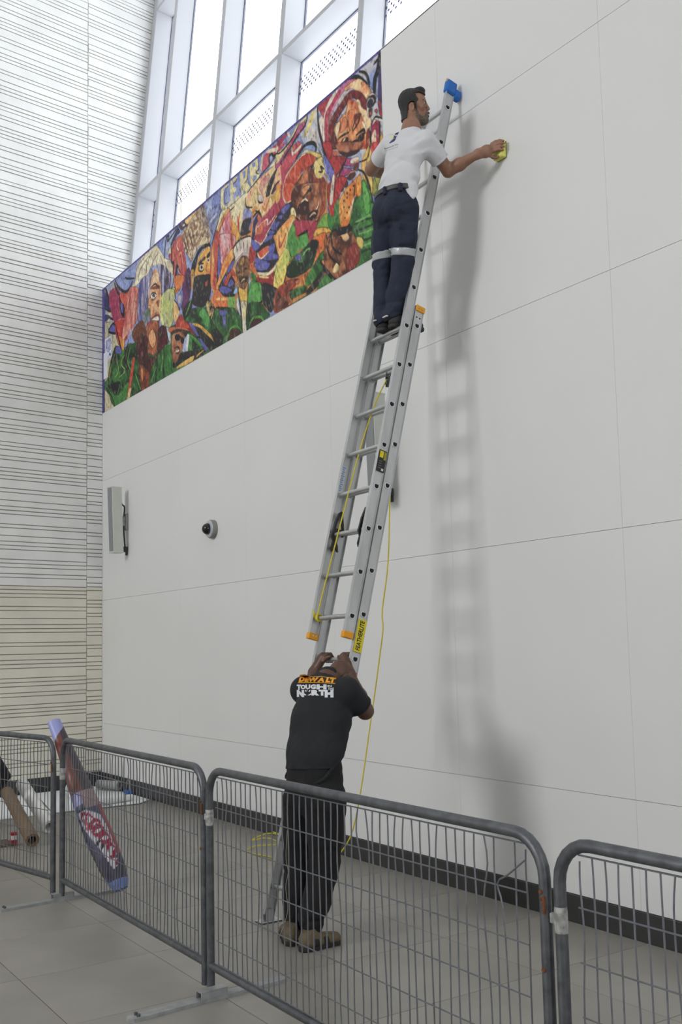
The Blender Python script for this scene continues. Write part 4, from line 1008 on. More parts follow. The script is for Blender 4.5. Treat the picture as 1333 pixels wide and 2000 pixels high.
# --- sponge held against the wall
sponge = thing('sponge', 'yellow cleaning sponge pressed to the wall by the man on the ladder', 'sponge')
S = Field(SPG - .09, SPG + .09, .003); S.rbox(SPG, (.046, .0235, .062), (V3(1, 0, 0), V3(0, 1, 0), V3(0, 0, 1)), .010, .005); g = S.grid(); S.D += noise3([g[0] * 160, g[1] * 160, g[2] * 160], 5).astype(np.float32) * .0016
fmesh('foam', S.D, S, mat('yellow_sponge', (214, 212, 112), .9, var=.12, scale=60), sponge)
MB().cbox((SPG[0] - .045, -.0028, SPG[2] - .061), (SPG[0] + .045, -.0006, SPG[2] + .061), .001).build('scouring_pad', mat('scour_green', (96, 110, 70), .9), sponge)
based(sponge, (SPG[0], -.001, SPG[2] - .062))
# ------------------------------------------------------------------ the man steadying the ladder
M_skin2 = mat('skin_dark_brown', (84, 57, 44), 0.45, var=0.12, scale=30, bump=0.04, bscale=200)
M_skin2h = M_skin2
M_tee2 = mat('black_tshirt', (23, 26, 29), 0.9, var=0.10, scale=10, bump=0.22, bscale=35)
M_trou2 = mat('black_trousers', (16, 16, 18), 0.9, var=0.2, scale=12, bump=0.3, bscale=40)
M_shoe2 = mat('hiking_shoe_tan', (96, 84, 62), 0.8, var=0.15, scale=40); M_shoe2b = mat('hiking_shoe_dark', (36, 36, 36), 0.8); M_sole2 = mat('hiking_sole', (40, 38, 36), .9)
NK2 = V3(7.610, -1.37, 1.540); LS2, RS2 = V3(7.480, -1.46, 1.482), V3(7.835, -1.37, 1.478)
RE2, RW2 = V3(7.815, -1.225, 1.352), V3(7.600, -1.185, 1.568); LE2, LW2 = V3(7.26, -1.30, 1.40), V3(7.150, -1.175, 1.580)
CH2, WA2, PE2 = V3(7.690, -1.47, 1.31), V3(7.735, -1.53, 1.10), V3(7.735, -1.55, .90)
LH2, RH2 = V3(7.610, -1.560, .83), V3(7.850, -1.545, .84); LK2, RK2 = V3(7.535, -1.545, .472), V3(7.755, -1.505, .474); LA2, RA2 = V3(7.545, -1.585, .10), V3(7.730, -1.585, .11)
t2 = _nrm((RS2 - LS2) * [1, 1, 0])
person2 = thing('person', 'man in black T-shirt and black trousers bracing the foot of the ladder', 'person')
F = Field((6.98, -1.66, 1.12), (8.0, -.98, 1.78), 0.0045)
HC2 = V3(7.565, -1.255, 1.555)
head(F, HC2, (.97, .22, 0), (-.08, .45, -.89), (-.15, .86, .48), NK2)
F.cone(NK2, CH2, .065, .09, .04).cone(LS2, RS2, .06, .06, .04)
F.chain([RS2, RS2 * .5 + RE2 * .5, RE2], [.064, .058, .050], .02); F.chain([RE2, RE2 * .6 + RW2 * .4, RW2], [.050, .048, .031], .02)
F.chain([LS2, LS2 * .5 + LE2 * .5, LE2], [.064, .058, .050], .02); F.chain([LE2, LE2 * .6 + LW2 * .4, LW2], [.050, .048, .033], .02)
def grip(F, x, wrist, sgn, thumb):
    """hand closed over the rung; sgn the side of the little finger"""
    z = -PITCH * 14 + ZB
    W = lambda xx, yy, zz: np.array(LM @ Vector((xx - 7.5045, YB + yy, z + zz)))
    kn = W(x, -.034, .006); F.cone(wrist, kn, .032, .030, .02, flat=((1, 0, 0), 1.35))
    for i in range(4):
        xx = x + (i - 1.5) * .0215
        F.chain([W(xx, -.036, .004), W(xx, -.022, .030), W(xx, .004, .036), W(xx, .027, .018), W(xx, .026, -.012)], [.0125, .0118, .0112, .0102, .0088], .006)
    F.chain([W(x + thumb * .035, -.038, -.022), W(x + thumb * .058, -.034, .002), W(x + thumb * .078, -.028, .012)], [.0135, .0122, .0100], .008)
grip(F, 7.165, LW2, -1, 1); grip(F, 7.425, RW2, 1, -1)
body2 = fmesh('body', F.D, F, M_skin2, person2)
# --- T-shirt
F = Field((7.24, -1.78, .96), (8.10, -1.12, 1.66), 0.006)
F.cone(CH2 + V3(-.03, .03, .12), CH2, .115, .145, .05, flat=(t2, 1.36)).cone(CH2, WA2, .145, .148, .05, flat=(t2, 1.36)).cone(WA2, PE2 + V3(0, 0, .10), .148, .150, .04, flat=(t2, 1.36))
F.cone(LS2 + V3(.02, 0, 0), RS2 + V3(-.02, 0, 0), .082, .080, .05).cone(NK2 - V3(.0, .03, .06), NK2 + V3(-.02, .02, .012), .105, .075, .05)
SR2 = RS2 * .28 + RE2 * .72; SL2 = LS2 * .42 + LE2 * .58
F.cone(RS2, SR2, .080, .074, .04); F.cone(LS2, SL2, .078, .070, .04)
g = F.grid()
fold = ridge([(g[0] * .8 + g[2] * .5) * 12, (g[0] - g[2]) * 3, g[1] * 4], 31) * -.012 + noise3([(g[2] * .6 - g[0]) * 24, g[2] * 6, g[1] * 8], 32) * .005
F.D += (fold * np.clip((1.46 - g[2]) / .15, .15, 1)).astype(np.float32)
F.cut(SR2 + _nrm(RE2 - RS2) * .012, RE2 - RS2); F.cut(SL2 + _nrm(LE2 - LS2) * .012, LE2 - LS2)
hem_n = V3(.06, .0, -1)
D = np.maximum(F.D, F.plane(V3(7.735, -1.55, 1.032), hem_n))
nk2 = Field((7.24, -1.78, .96), (8.10, -1.12, 1.66), 0.006); nk2.cone(NK2 + V3(.01, -.0, -.01), HC2 + V3(-.02, .03, -.03), .072, .10, .01); D = np.maximum(D, -nk2.D)
tee2 = fmesh('shirt', D, F, M_tee2, person2)
col_ = np.maximum(np.maximum(F.D - .0025, nk2.D - .016), -(nk2.D + .001)); fmesh('collar', col_, F, M_tee2, tee2)
for c0, dr in ((SR2, RE2 - RS2),): fmesh('sleeve_hem', np.maximum(np.maximum(F.D - .0022, np.abs(F.plane(c0 + _nrm(dr) * .002, dr)) - .010), -(F.D + .006)), F, M_tee2, tee2)
# print on the back
vd2 = _nrm(V3(7.89, -1.62, 1.506) - V3(12.8582, -4.7589, 1.75))
MB2 = frame_M((7.89, -1.62, 1.506), VR, VU, VR.cross(VU))
M_or2 = mat('orange_print', (232, 160, 30), .7); M_wh2 = mat('white_print_shirt', (206, 208, 212), .7)
Z8 = .0003365
def zz(x, y): return ((x - 613) * Z8, (489 - y) * Z8)
def ch(body, x0, x1, y0, y1, m, shear=0.0, bold=.004, tilt=0.0):
    (xa, ya), (xb, yb) = zz(x0, y1), zz(x1, y0)
    return decal(tee2, text_fit(body, (xa, xb, ya, yb), MB2 @ Matrix.Rotation(tilt, 4, 'Z'), shear, bold), 'lettering', m, vd2, tee2, .002)
def bar(pts, m): return decal(tee2, poly_flat([zz(*q) for q in pts], MB2), 'lettering', m, vd2, tee2, .002)
for c_, x0, x1, y0, y1 in (('D', 278, 396, 262, 366), ('E', 386, 484, 280, 364), ('W', 470, 652, 284, 366), ('A', 622, 748, 288, 370), ('L', 768, 862, 292, 374), ('T', 850, 966, 296, 384)): ch(c_, x0, x1, y0, y1, M_or2, .22)
bar([(270, 374), (560, 372), (760, 380), (944, 390), (942, 402), (760, 391), (560, 383), (268, 386)], M_or2)
bar([(310, 250), (400, 240), (540, 270), (680, 258), (800, 282), (970, 288), (968, 296), (800, 291), (680, 268), (540, 280), (400, 251), (308, 260)], M_or2)
for c_, x0, x1, y0, y1 in (('T', 246, 330, 416, 512), ('O', 318, 414, 418, 500), ('U', 408, 498, 414, 498), ('G', 500, 600, 412, 498), ('H', 610, 790, 412, 502)): ch(c_, x0, x1, y0, y1, M_wh2, 0, .004)
ch('IN', 806, 880, 424, 462, M_wh2, 0, .002); ch('THE', 812, 920, 470, 514, M_wh2, 0, .002)
for c_, x0, x1, y0, y1 in (('N', 248, 384, 512, 642), ('R', 516, 660, 510, 612), ('T', 648, 772, 508, 614), ('H', 756, 912, 510, 646)): ch(c_, x0, x1, y0, y1, M_wh2, 0, .005)
bar([(400, 520), (424, 512), (430, 548), (410, 540)], M_wh2); bar([(500, 514), (474, 516), (466, 550), (494, 540)], M_wh2)
bar([(384, 572), (402, 584), (430, 604), (404, 612), (376, 596)], M_wh2); bar([(446, 606), (486, 590), (504, 574), (516, 592), (480, 612)], M_wh2)
bar([(440, 506), (452, 506), (448, 530), (444, 530)], M_wh2)
# --- trousers
F = Field((7.30, -1.78, .02), (8.08, -1.28, 1.12), 0.0065)
F.cone(PE2 + V3(0, 0, .14), PE2 + V3(0, 0, -.02), .138, .146, .04, flat=(t2, 1.36))
F.chain([LH2, LH2 * .5 + LK2 * .5, LK2], [.122, .104, .094], .03); F.chain([RH2, RH2 * .5 + RK2 * .5, RK2], [.122, .106, .092], .03)
F.chain([LK2, LK2 * .45 + LA2 * .55, LA2 + V3(0, 0, .06)], [.092, .086, .078], .02); F.chain([RK2, RK2 * .45 + RA2 * .55, RA2 + V3(0, 0, .06)], [.092, .084, .076], .02)
F.cone(LA2 + V3(0, 0, .09), LA2 + V3(0, .0, -.02), .078, .062, .02).cone(RA2 + V3(0, 0, .09), RA2 + V3(0, 0, -.02), .076, .060, .02)
g = F.grid()
fold = ridge([(g[2] + (g[0]) * .4) * 16, (g[0] + g[1]) * 6, (g[0] - g[1]) * 6], 41) * -.012 + noise3([(g[2] - g[0] * .8) * 30, g[0] * 9, g[1] * 9], 42) * .004
w_ = .4 + np.exp(-((g[2] - .45) / .09) ** 2) * .7 + np.exp(-((g[2] - .15) / .10) ** 2) * 1.3
F.D += (fold * w_).astype(np.float32); F.cut(PE2 + V3(0, 0, .17), V3(0, 0, 1)); F.cut(V3(7.6, -1.6, .065), V3(0, .35, -1))
tro2 = fmesh('trousers', F.D, F, M_trou2, person2)
for dx, dz in ((-.09, .02), (.09, .015)):                                    # back pockets with brass rivets
    c0 = PE2 + V3(dx, -.12 + abs(dx) * .25, dz); pb = np.maximum(np.maximum(F.D - .004, np.abs(F.plane(c0, V3(1, .3, 0))) - .058), np.abs(F.plane(c0 + V3(0, 0, -.04), V3(0, 0, 1))) - .07)
    po = fmesh('back_pocket', np.maximum(np.maximum(pb, F.plane(PE2 + V3(0, -.09, 0), V3(.1, 1, 0))), -(F.D + .005)), F, M_trou2, tro2)
    for sx2 in (-.05, .05):
        me = MB().lathe([(.005, 0), (.004, .003)], 10).mesh('rivet'); 
        hitp = None
        from mathutils.bvhtree import BVHTree as _B
        bmq = bmesh.new(); bmq.from_mesh(po.data); bv = _B.FromBMesh(bmq); bmq.free()
        o_ = Vector((c0[0] + sx2, -2.2, c0[2] + .022)); hh = bv.ray_cast(o_, Vector((0, 1, 0)))
        if hh[0] is not None:
            rv = link('rivet', me, mat('brass', (170, 140, 60), .35, metal=.8), po); rv.matrix_world = Matrix.Translation(hh[0]) @ Vector((0, -1, 0)).to_track_quat('Z', 'Y').to_matrix().to_4x4()
# --- hiking shoes
shoe((7.650, -1.672, 0.001), (7.395, -1.580, 0.001), person2, M_shoe2, M_sole2, M_shoe2b, h=.095)
shoe((7.770, -1.690, 0.001), (7.76, -1.405, 0.001), person2, M_shoe2, M_sole2, M_shoe2b, h=.095)
# pale thread trailing from the pocket
MB().tube(spline([(7.60, -1.665, .66), (7.59, -1.67, .5), (7.61, -1.668, .42), (7.585, -1.672, .33), (7.60, -1.67, .2), (7.59, -1.70, .10), (7.56, -1.72, .02)], 5), .0013, 5).build('loose_thread', mat('pale_thread', (176, 168, 140), .8), tro2, True)
based(person2, (7.68, -1.55, 0))

# ------------------------------------------------------------------ painted mural print on the wall (flat print, positions in mm on the wall)
MURAL = [
["P",[150,160,205],0,[-108,6713,6642,6814,6558,4914,-102,4905]],["T",[132,148,204],[182,188,214],[6,6,20],0,[-108,6713,1759,6710,4144,6682,4131,6192,1750,5804,-105,5767]],["T",[150,160,206],[214,206,190],[5,5,30],0,[5350,6693,6566,6720,6533,5622,5747,5667,5332,6177]],["T",[60,70,52],[72,130,66],[10,5,70],0,[-105,5767,2202,5547,4000,5473,3982,4772,-102,4941]],
["T",[58,96,52],[84,146,72],[8,5,60],0,[4926,5177,5825,5542,6520,5671,6501,4912,4916,4878]],["T",[190,96,58],[226,168,84],[7,5,50],0,[3171,5972,4963,6334,5672,5888,5636,4950,3646,5138]],["P",[96,88,160],0,[-41,6725,97,6693,92,5924,-39,5960]],["P",[96,90,160],0,[-23,6251,98,6216,99,5677,-36,4957]],["P",[70,74,130],0,[-38,5579,100,5569,126,4947,-20,4942]],
["T",[206,194,162],[150,160,200],[6,6,0],0,[97,6693,443,6678,659,6421,535,5805,99,5923]],["P",[196,190,160],0,[98,6216,536,6090,657,5742,442,5765,222,5421,100,5379]],["P",[206,196,164],0,[100,5284,349,5110,473,4944,101,4952]],["P",[58,64,112],1,[124,6637,317,6314,91,6429]],["P",[34,34,38],1,[91,6695,188,6640,348,6293,91,6405,124,6407,285,6347,140,6631]],
["P",[104,104,176],1,[253,6083,411,6120,520,5961,285,6032]],["L",[34,34,38],14,[253,6071,427,6110,535,5950,269,6031,247,6079]],["L",[34,34,38],14,[124,6311,285,6228,474,6138]],["P",[64,70,130],1,[98,6307,285,6252,189,6220,92,6236]],["P",[210,212,226],0,[99,5976,348,5978,364,5668,99,5665]],["T",[120,130,180],[204,206,222],[40,40,0],0,[141,5940,317,5940,317,5774,141,5761]],
["P",[120,130,190],1,[336,5708,332,5701,319,5698,302,5699,282,5704,264,5712,252,5722,247,5731,252,5738,264,5742,282,5741,302,5736,319,5727,332,5717]],["P",[168,56,96],1,[237,6553,582,6562,674,6440,928,6383,927,6246,748,5989,474,6079]],["L",[34,34,38],16,[443,6666,552,6514,659,6421]],["T",[180,50,70],[214,96,70],[5,9,0],1,[659,6445,928,6383,838,6067,658,6282]],
["T",[150,162,206],[120,136,190],[5,5,0],1,[505,6670,1161,6615,1131,6410,957,6408,809,6421,628,6524]],["L",[34,34,38],18,[490,6675,598,6558,809,6421,972,6409,1088,6469]],["L",[34,34,38],12,[840,6607,928,6561,1160,6491]],["P",[34,34,38],1,[634,6429,704,6314,809,6236,808,6087,688,6157,643,6286]],["P",[104,104,176],1,[674,6300,749,6277,764,6157,704,6187]],
["T",[190,50,64],[214,150,130],[12,4,10],1,[474,6079,749,6093,984,5956,955,5794,748,5748,581,5792]],["P",[200,70,60],1,[474,6108,926,5977,837,5774,747,5603,597,5840]],["P",[228,180,84],1,[688,5815,807,5782,747,5601]],["P",[216,130,60],1,[612,5870,718,5830,741,5651]],["L",[34,34,38],12,[489,6080,612,5836,747,5598]],
["T",[70,130,64],[36,58,36],[9,6,60],1,[222,5397,473,5768,837,5626,1240,5609,1402,4963,473,4955]],["P",[72,136,66],1,[174,5290,473,5117,686,5126,952,5189,864,4973,504,4955]],["P",[34,34,38],1,[222,5303,656,5259,595,5090,411,5201]],["P",[104,104,176],1,[504,5760,657,5719,702,5627,520,5674]],["L",[34,34,38],12,[504,5783,380,5640,238,5405]],["L",[34,34,38],10,[158,5294,380,5103,473,4955]],
["L",[228,180,84],8,[317,5539,260,5412]],["T",[60,120,60],[34,48,34],[10,5,80],1,[837,5637,1098,5635,1209,5228,1402,4974,1123,4960,952,5178]],["P",[200,80,60],0,[1098,5479,1168,5449,980,4959,864,4951]],["P",[220,190,140],0,[966,5107,1053,5087,980,4959,870,4955]],["L",[70,40,30],12,[954,5742,866,5584,894,5350,967,5186]],["L",[140,180,90],7,[535,5624,596,5423,473,5361]],
["L",[140,180,90],7,[807,5577,687,5493,836,5364,626,5324]],["L",[110,170,90],7,[1012,5613,924,5456,1039,5314]],["L",[110,170,90],8,[1181,5235,1347,4998]],["L",[104,160,84],8,[656,5225,565,5085,776,5106,923,5185]],
["T",[214,202,172],[238,228,200],[10,10,0],1,[1160,6446,1246,6621,1470,6690,1819,6699,2073,6469,2271,6337,2366,6117,2267,6003,2093,6016,1919,6393,1684,6451,1522,6384,1245,6373,957,6374,1131,6432]],["T",[196,90,84],[226,170,150],[14,3,8],1,[957,6385,1131,6387,1328,6257,1270,5940,837,5803,718,5813,838,6089]],
["T",[84,80,150],[186,180,200],[16,3,6],1,[1329,6369,1576,6399,1711,6442,1736,6324,1628,6119,1518,5923,1408,5845,1242,5948]],["T",[80,60,90],[190,190,220],[18,3,0],1,[1920,6415,2097,6333,2341,6115,2291,5996,2118,5987,1940,5979,1892,6294]],["T",[214,220,150],[190,200,110],[9,9,0],1,[1992,5984,2193,6006,2388,5965,2361,5766,2309,5554,2038,5610,1963,5738]],
["L",[96,84,88],6,[1739,6640,1578,6553,1522,6384]],["L",[96,84,88],6,[1895,6563,1711,6485,1630,6359]],["L",[96,84,88],6,[1997,6474,2096,6270,2144,6043]],["L",[96,84,88],6,[1469,6656,1246,6598,1188,6459]],["L",[96,84,88],6,[1632,6622,1358,6549,1273,6420]],["L",[96,84,88],6,[2098,6386,2195,6215,2242,6032]],["L",[58,48,76],7,[1356,6337,1349,6128,1298,5932]],
["L",[58,48,76],7,[1467,6346,1460,6127,1409,5922]],["L",[58,48,76],7,[1576,6355,1569,6159,1519,5977]],["L",[58,48,76],7,[1684,6407,1671,6302,1615,6211]],["L",[58,48,76],7,[1995,6239,2013,6105,1992,5984]],["L",[58,48,76],7,[2095,6206,2114,6094,2093,5995]],["L",[58,48,76],7,[2195,6173,2201,6098,2168,6035]],["L",[150,44,54],6,[1044,6347,968,6211,927,6063]],
["L",[150,44,54],6,[1188,6313,1112,6127,1071,5931]],["L",[150,44,54],6,[1272,6230,1212,6103,1186,5965]],["L",[150,44,54],6,[957,6328,880,6203,838,6067]],["T",[206,140,96],[236,190,140],[7,7,30],1,[1815,6396,1944,6256,1992,5984,1937,5703,1910,5540,1780,5475,1569,5532,1678,5821,1600,5997,1628,6119,1709,6311]],["P",[150,80,50],1,[1655,6198,1917,6158,1942,6107,1734,6162]],
["P",[232,200,160],1,[1749,6342,1918,6307,1917,6200,1761,6208]],["L",[34,34,38],9,[1682,6200,1814,6207,1916,6131]],["P",[228,226,224],1,[1838,6061,1840,6047,1825,6040,1796,6038,1758,6044,1720,6056,1689,6072,1670,6088,1668,6101,1684,6109,1713,6110,1751,6104,1789,6092,1820,6077]],
["P",[50,60,80],1,[1807,6063,1803,6055,1791,6051,1774,6052,1756,6058,1739,6068,1727,6079,1723,6089,1727,6097,1739,6101,1756,6100,1775,6094,1791,6085,1803,6074]],["L",[34,34,38],8,[1654,6078,1734,6119,1851,6066]],["L",[34,34,38],6,[1680,6048,1785,6016,1851,6039]],["P",[150,90,60],1,[1837,5968,1940,5968,1914,5880]],["P",[140,70,50],1,[1678,5821,1913,5816,1937,5681,1885,5600,1676,5648]],
["P",[226,216,204],1,[1717,5788,1887,5781,1912,5721,1730,5741]],["P",[34,34,38],1,[1691,5742,1899,5714,1885,5611,1781,5608,1677,5670]],["L",[214,150,110],9,[1678,5821,1810,5836,1926,5802]],["P",[226,170,120],1,[1600,5997,1784,5898,1678,5821,1598,5866]],["L",[34,34,38],9,[1587,6132,1572,5961,1665,5803,1569,5537]],
["T",[100,120,90],[150,150,190],[12,10,0],1,[1464,5950,1653,5937,1637,5724,1516,5650,1408,5834]],["P",[120,70,44],1,[1071,5818,1408,5867,1516,5671,1184,5641]],["T",[190,110,70],[120,66,44],[6,9,0],1,[1571,5792,1912,5693,1884,5488,1805,5328,1568,5422,1542,5603]],["P",[226,170,120],1,[1596,5589,1729,5660,1832,5502,1727,5424]],
["T",[60,30,34],[110,50,44],[9,9,0],1,[1212,5672,1569,5618,1567,5379,1830,5311,1935,5474,2258,5386,1933,5337,1803,5169,1565,5142,1349,5260]],["T",[160,84,50],[96,48,36],[6,10,10],1,[1322,5333,1512,5220,1619,5129,1591,4963,1402,4963,1293,5208]],["P",[220,150,90],1,[1349,5238,1431,5240,1402,5072]],["T",[110,34,50],[64,26,34],[12,12,0],1,[1911,5608,2088,5601,2185,5406,2034,5311,1908,5344]],
["T",[72,140,66],[30,46,32],[14,3,5],1,[1645,5122,1907,5302,2258,5345,2326,4998,2080,4975,1670,4945]],["L",[120,180,90],9,[2034,5269,1994,5079]],["L",[116,170,90],8,[1671,5009,1829,5163]],["L",[100,160,84],8,[2208,5296,2254,5057]],["P",[196,202,214],1,[2138,5571,2236,5554,2258,5351,2184,5370]],["L",[34,34,38],10,[2113,5599,2185,5412,2221,5355]],
["T",[146,158,204],[176,184,214],[6,6,0],1,[2068,6702,2452,6679,2575,6571,2303,6525,2280,6360,2065,6471]],["L",[34,34,38],13,[2086,6436,2144,6646,2220,6674,2197,6609,2431,6669]],["P",[222,210,176],1,[2195,6462,2303,6516,2554,6561,2492,6539,2324,6490,2279,6342]],["P",[86,66,74],0,[2504,6678,2658,6692,2747,6601,2575,6598]],["P",[226,220,210],0,[2606,6649,2657,6652,2677,6627,2626,6624]],
["P",[64,68,100],1,[2452,6661,2494,6664,2544,6591,2451,6581,2303,6525,2282,6551]],["T",[186,64,84],[206,110,90],[6,6,30],1,[2324,6508,2574,6545,2633,6398,2708,6054,2504,6006,2401,6012,2321,6300]],["L",[226,200,180],9,[2471,6501,2449,6446,2500,6392]],["L",[226,170,100],8,[2446,6276,2561,6344,2609,6202]],["P",[34,34,38],1,[2436,6243,2547,6108,2412,6045]],
["P",[104,104,176],1,[2456,6192,2516,6118,2439,6072]],["L",[214,150,110],8,[2548,6196,2486,6146,2586,6032,2411,6009]],["L",[34,34,38],14,[2292,6529,2300,6326,2363,6277,2340,6158]],["P",[180,60,90],1,[2227,6438,2291,6402,2279,6342,2227,6388]],["P",[150,84,66],1,[2678,6676,3031,6681,2953,6598,2756,6593]],["T",[236,200,130],[214,130,90],[8,8,40],1,[2678,6685,2974,6686,2895,6620,2757,6602]],
["T",[150,110,84],[222,204,170],[22,22,30],1,[2595,6546,2757,6602,3031,6681,3146,6697,3200,6590,3306,6353,3321,6179,3118,6243,2965,6211,2847,6139,2750,6233,2672,6322]],["T",[96,70,66],[200,180,160],[26,26,0],1,[3050,6648,3173,6669,3270,6392,3304,6278,3195,6352,3123,6499]],["P",[222,200,160],1,[2946,6200,3138,6321,3267,6240,3192,6216,3042,6235]],["L",[110,66,50],9,[2695,6509,2791,6272]],
["L",[110,66,50],9,[2756,6549,2889,6290]],["L",[110,66,50],9,[2634,6469,2751,6268]],["L",[110,66,50],9,[2854,6530,2929,6345]],["P",[34,34,38],1,[2886,6125,2984,6170,3117,6209,3302,6181,3311,6140,3154,6179,3021,6139,2962,6039,2922,5966,2919,5820,2744,5876,2846,6078]],["L",[34,34,38],16,[2905,6119,3022,6191,3155,6204,3302,6177]],
["T",[228,170,80],[236,200,120],[6,7,0],1,[3021,6114,3154,6162,3311,6140,3316,5953,3295,5842,3240,5852,3109,5801,2959,5884,2922,5983,2981,6050]],["P",[120,70,40],1,[3039,6064,3189,6072,3189,6047,3038,6030]],["P",[34,34,38],1,[3039,6056,3171,6079,3193,6046,3076,6043]],["P",[34,34,38],1,[3226,6068,3310,6090,3309,6040,3244,6037]],
["P",[230,220,190],1,[3157,5970,3162,5953,3154,5942,3135,5938,3109,5943,3080,5955,3054,5972,3038,5990,3033,6007,3041,6018,3060,6022,3087,6017,3116,6005,3141,5988]],["P",[34,34,38],1,[3130,5972,3127,5964,3119,5960,3107,5959,3095,5964,3084,5971,3076,5981,3073,5991,3076,5999,3084,6003,3096,6003,3108,5999,3119,5991,3127,5982]],["L",[34,34,38],9,[3018,5977,3057,6032,3151,6009]],
["L",[34,34,38],7,[3027,5965,3112,5933,3159,5947]],["P",[230,220,190],1,[3311,5988,3307,5979,3296,5974,3280,5974,3262,5980,3246,5991,3235,6003,3231,6016,3235,6025,3246,6030,3263,6030,3281,6023,3296,6013,3307,6000]],["P",[34,34,38],1,[3289,5997,3287,5991,3282,5988,3273,5988,3265,5991,3257,5997,3251,6004,3249,6011,3251,6017,3257,6020,3265,6020,3274,6017,3282,6012,3288,6005]],
["L",[150,90,50],9,[3243,5978,3205,5906,3259,5854]],["P",[226,150,80],1,[3186,5912,3296,5901,3295,5842,3222,5858]],["P",[34,34,38],1,[3157,5862,3259,5854,3331,5805,3328,5687,3108,5757]],["P",[190,100,60],1,[3174,5789,3257,5779,3238,5735,3183,5752]],["P",[220,190,110],1,[3202,5797,3267,5784,3239,5768]],["P",[200,160,90],1,[2826,6032,2913,6003,2900,5834,2803,5865]],
["T",[70,36,70],[120,70,120],[16,3,0],1,[2667,6050,2768,6087,2806,6004,2784,5861,2625,5912]],["P",[200,156,96],1,[2807,5974,2921,5937,2909,5810,2846,5807,2795,5903]],["T",[44,42,46],[56,52,54],[8,8,0],1,[2942,5930,3322,5805,3308,5584,3178,5515,3017,5550,2854,5651,2877,5802]],["P",[190,90,60],1,[3193,5774,3253,5787,3242,5731,3193,5738]],
["T",[74,40,84],[120,60,110],[16,3,6],1,[2647,6027,2817,5952,2814,5784,2749,5683,2597,5634,2556,5770]],["P",[216,130,60],1,[2383,6114,2647,6027,2580,5934,2425,5888,2381,5988]],["P",[120,130,190],1,[2446,5823,2590,5883,2599,5757,2521,5676,2445,5775]],["P",[206,194,190],1,[2468,5835,2557,5837,2544,5745,2489,5752]],["L",[34,34,38],14,[2357,5841,2521,5666]],
["P",[230,190,130],1,[2334,5838,2510,5660,2420,5562,2353,5582]],["T",[196,190,160],[190,200,110],[10,8,0],1,[2059,5972,2199,6017,2381,5940,2356,5803,2308,5575,2193,5550,2055,5668]],["L",[120,80,70],8,[2222,5971,2243,5866]],["L",[34,34,38],10,[2381,5940,2402,5837]],["P",[150,44,48],1,[2420,5543,2553,5609,2639,5518,2786,5419,2929,5240,2868,5285,2680,5412,2419,5505]],
["T",[170,50,50],[206,90,60],[6,6,0],1,[2397,5540,2542,5603,2660,5493,2786,5382,2616,5430,2419,5496]],["P",[206,110,60],1,[2228,5540,2594,5441,2785,5345,2572,5424,2396,5468,2238,5479]],["P",[70,50,44],1,[2261,5473,2463,5459,2722,5353,2721,5307,2593,5342,2506,5414,2328,5435]],["T",[196,140,100],[150,90,60],[8,8,0],1,[2306,5422,2506,5414,2636,5330,2623,5230,2535,5150,2413,5077,2324,5090,2282,5312]],
["P",[34,34,38],1,[2540,5336,2532,5321,2508,5313,2475,5315,2438,5325,2404,5342,2381,5362,2373,5382,2381,5397,2405,5404,2439,5403,2476,5392,2509,5376,2532,5355]],["P",[34,34,38],1,[2639,5275,2634,5259,2619,5249,2598,5247,2575,5254,2554,5267,2540,5285,2535,5303,2541,5319,2555,5329,2576,5331,2600,5324,2620,5311,2634,5293]],["L",[34,34,38],7,[2516,5359,2560,5332]],
["L",[34,34,38],8,[2371,5250,2438,5252,2503,5215,2459,5170,2370,5222]],["P",[236,226,206],1,[2393,5216,2481,5207,2481,5188,2403,5194]],["P",[34,34,38],1,[2324,5100,2413,5068,2524,5153,2568,5132,2456,5028,2323,5033]],["P",[180,190,224],0,[2646,5290,2743,5329,2764,5314,2696,5099,2579,5167]],["P",[228,228,228],0,[2721,5325,2774,5311,2717,5098,2664,5116]],
["P",[72,136,66],0,[2774,5311,2867,5239,3010,5145,3109,5045,2906,5072,2717,5098]],["P",[36,60,36],0,[2846,5244,3049,5079,3069,5061,2844,5106]],["L",[90,160,84],9,[2743,5324,2929,5212,3089,5069,2844,5088,2696,5099]],["T",[60,58,60],[40,38,40],[9,9,0],1,[2546,5147,3089,5051,3168,5021,2862,4972,2822,5047,2456,5019]],["P",[226,186,96],1,[2478,5023,2864,5037,2873,4988,2800,4970,2445,4993]],
["P",[228,180,84],1,[2914,4959,2966,5019,3129,5031,3128,5022,2986,4996,2862,4968]],["T",[72,130,66],[120,160,90],[8,8,0],1,[2277,4996,2609,4990,2608,4962,2299,4972]],["P",[42,40,44],1,[2890,5352,3073,5291,3251,5178,3440,4993,3207,5001,2966,4974,3148,5026,3071,5155]],["P",[104,104,176],1,[2766,5434,2870,5404,3031,5212,3228,5032,3168,5016,3011,5190]],
["L",[228,180,84],14,[2870,5400,3034,5330,3192,5222,3366,5093,3478,4974]],["L",[34,34,38],9,[2970,5229,3071,5183]],["T",[76,150,74],[40,64,40],[7,6,80],1,[2660,5512,2810,5580,3017,5546,3197,5482,3294,5363,3368,5217,3174,5290,2994,5387,2829,5425]],["P",[96,170,90],1,[3016,5473,3138,5500,3255,5402,3292,5310,3213,5261,3115,5379]],
["T",[54,100,52],[36,44,36],[10,5,70],1,[3332,5334,3449,5407,3595,5153,3555,5041,3403,5047,3310,5233]],["P",[48,46,48],1,[2597,5644,2833,5694,2831,5574,2703,5518,2639,5518]],["L",[110,160,80],10,[2834,5704,2748,5617,2682,5562]],["T",[220,196,130],[60,48,40],[24,24,0],1,[3198,5518,3278,5557,3374,5483,3392,5406,3332,5325,3255,5402]],
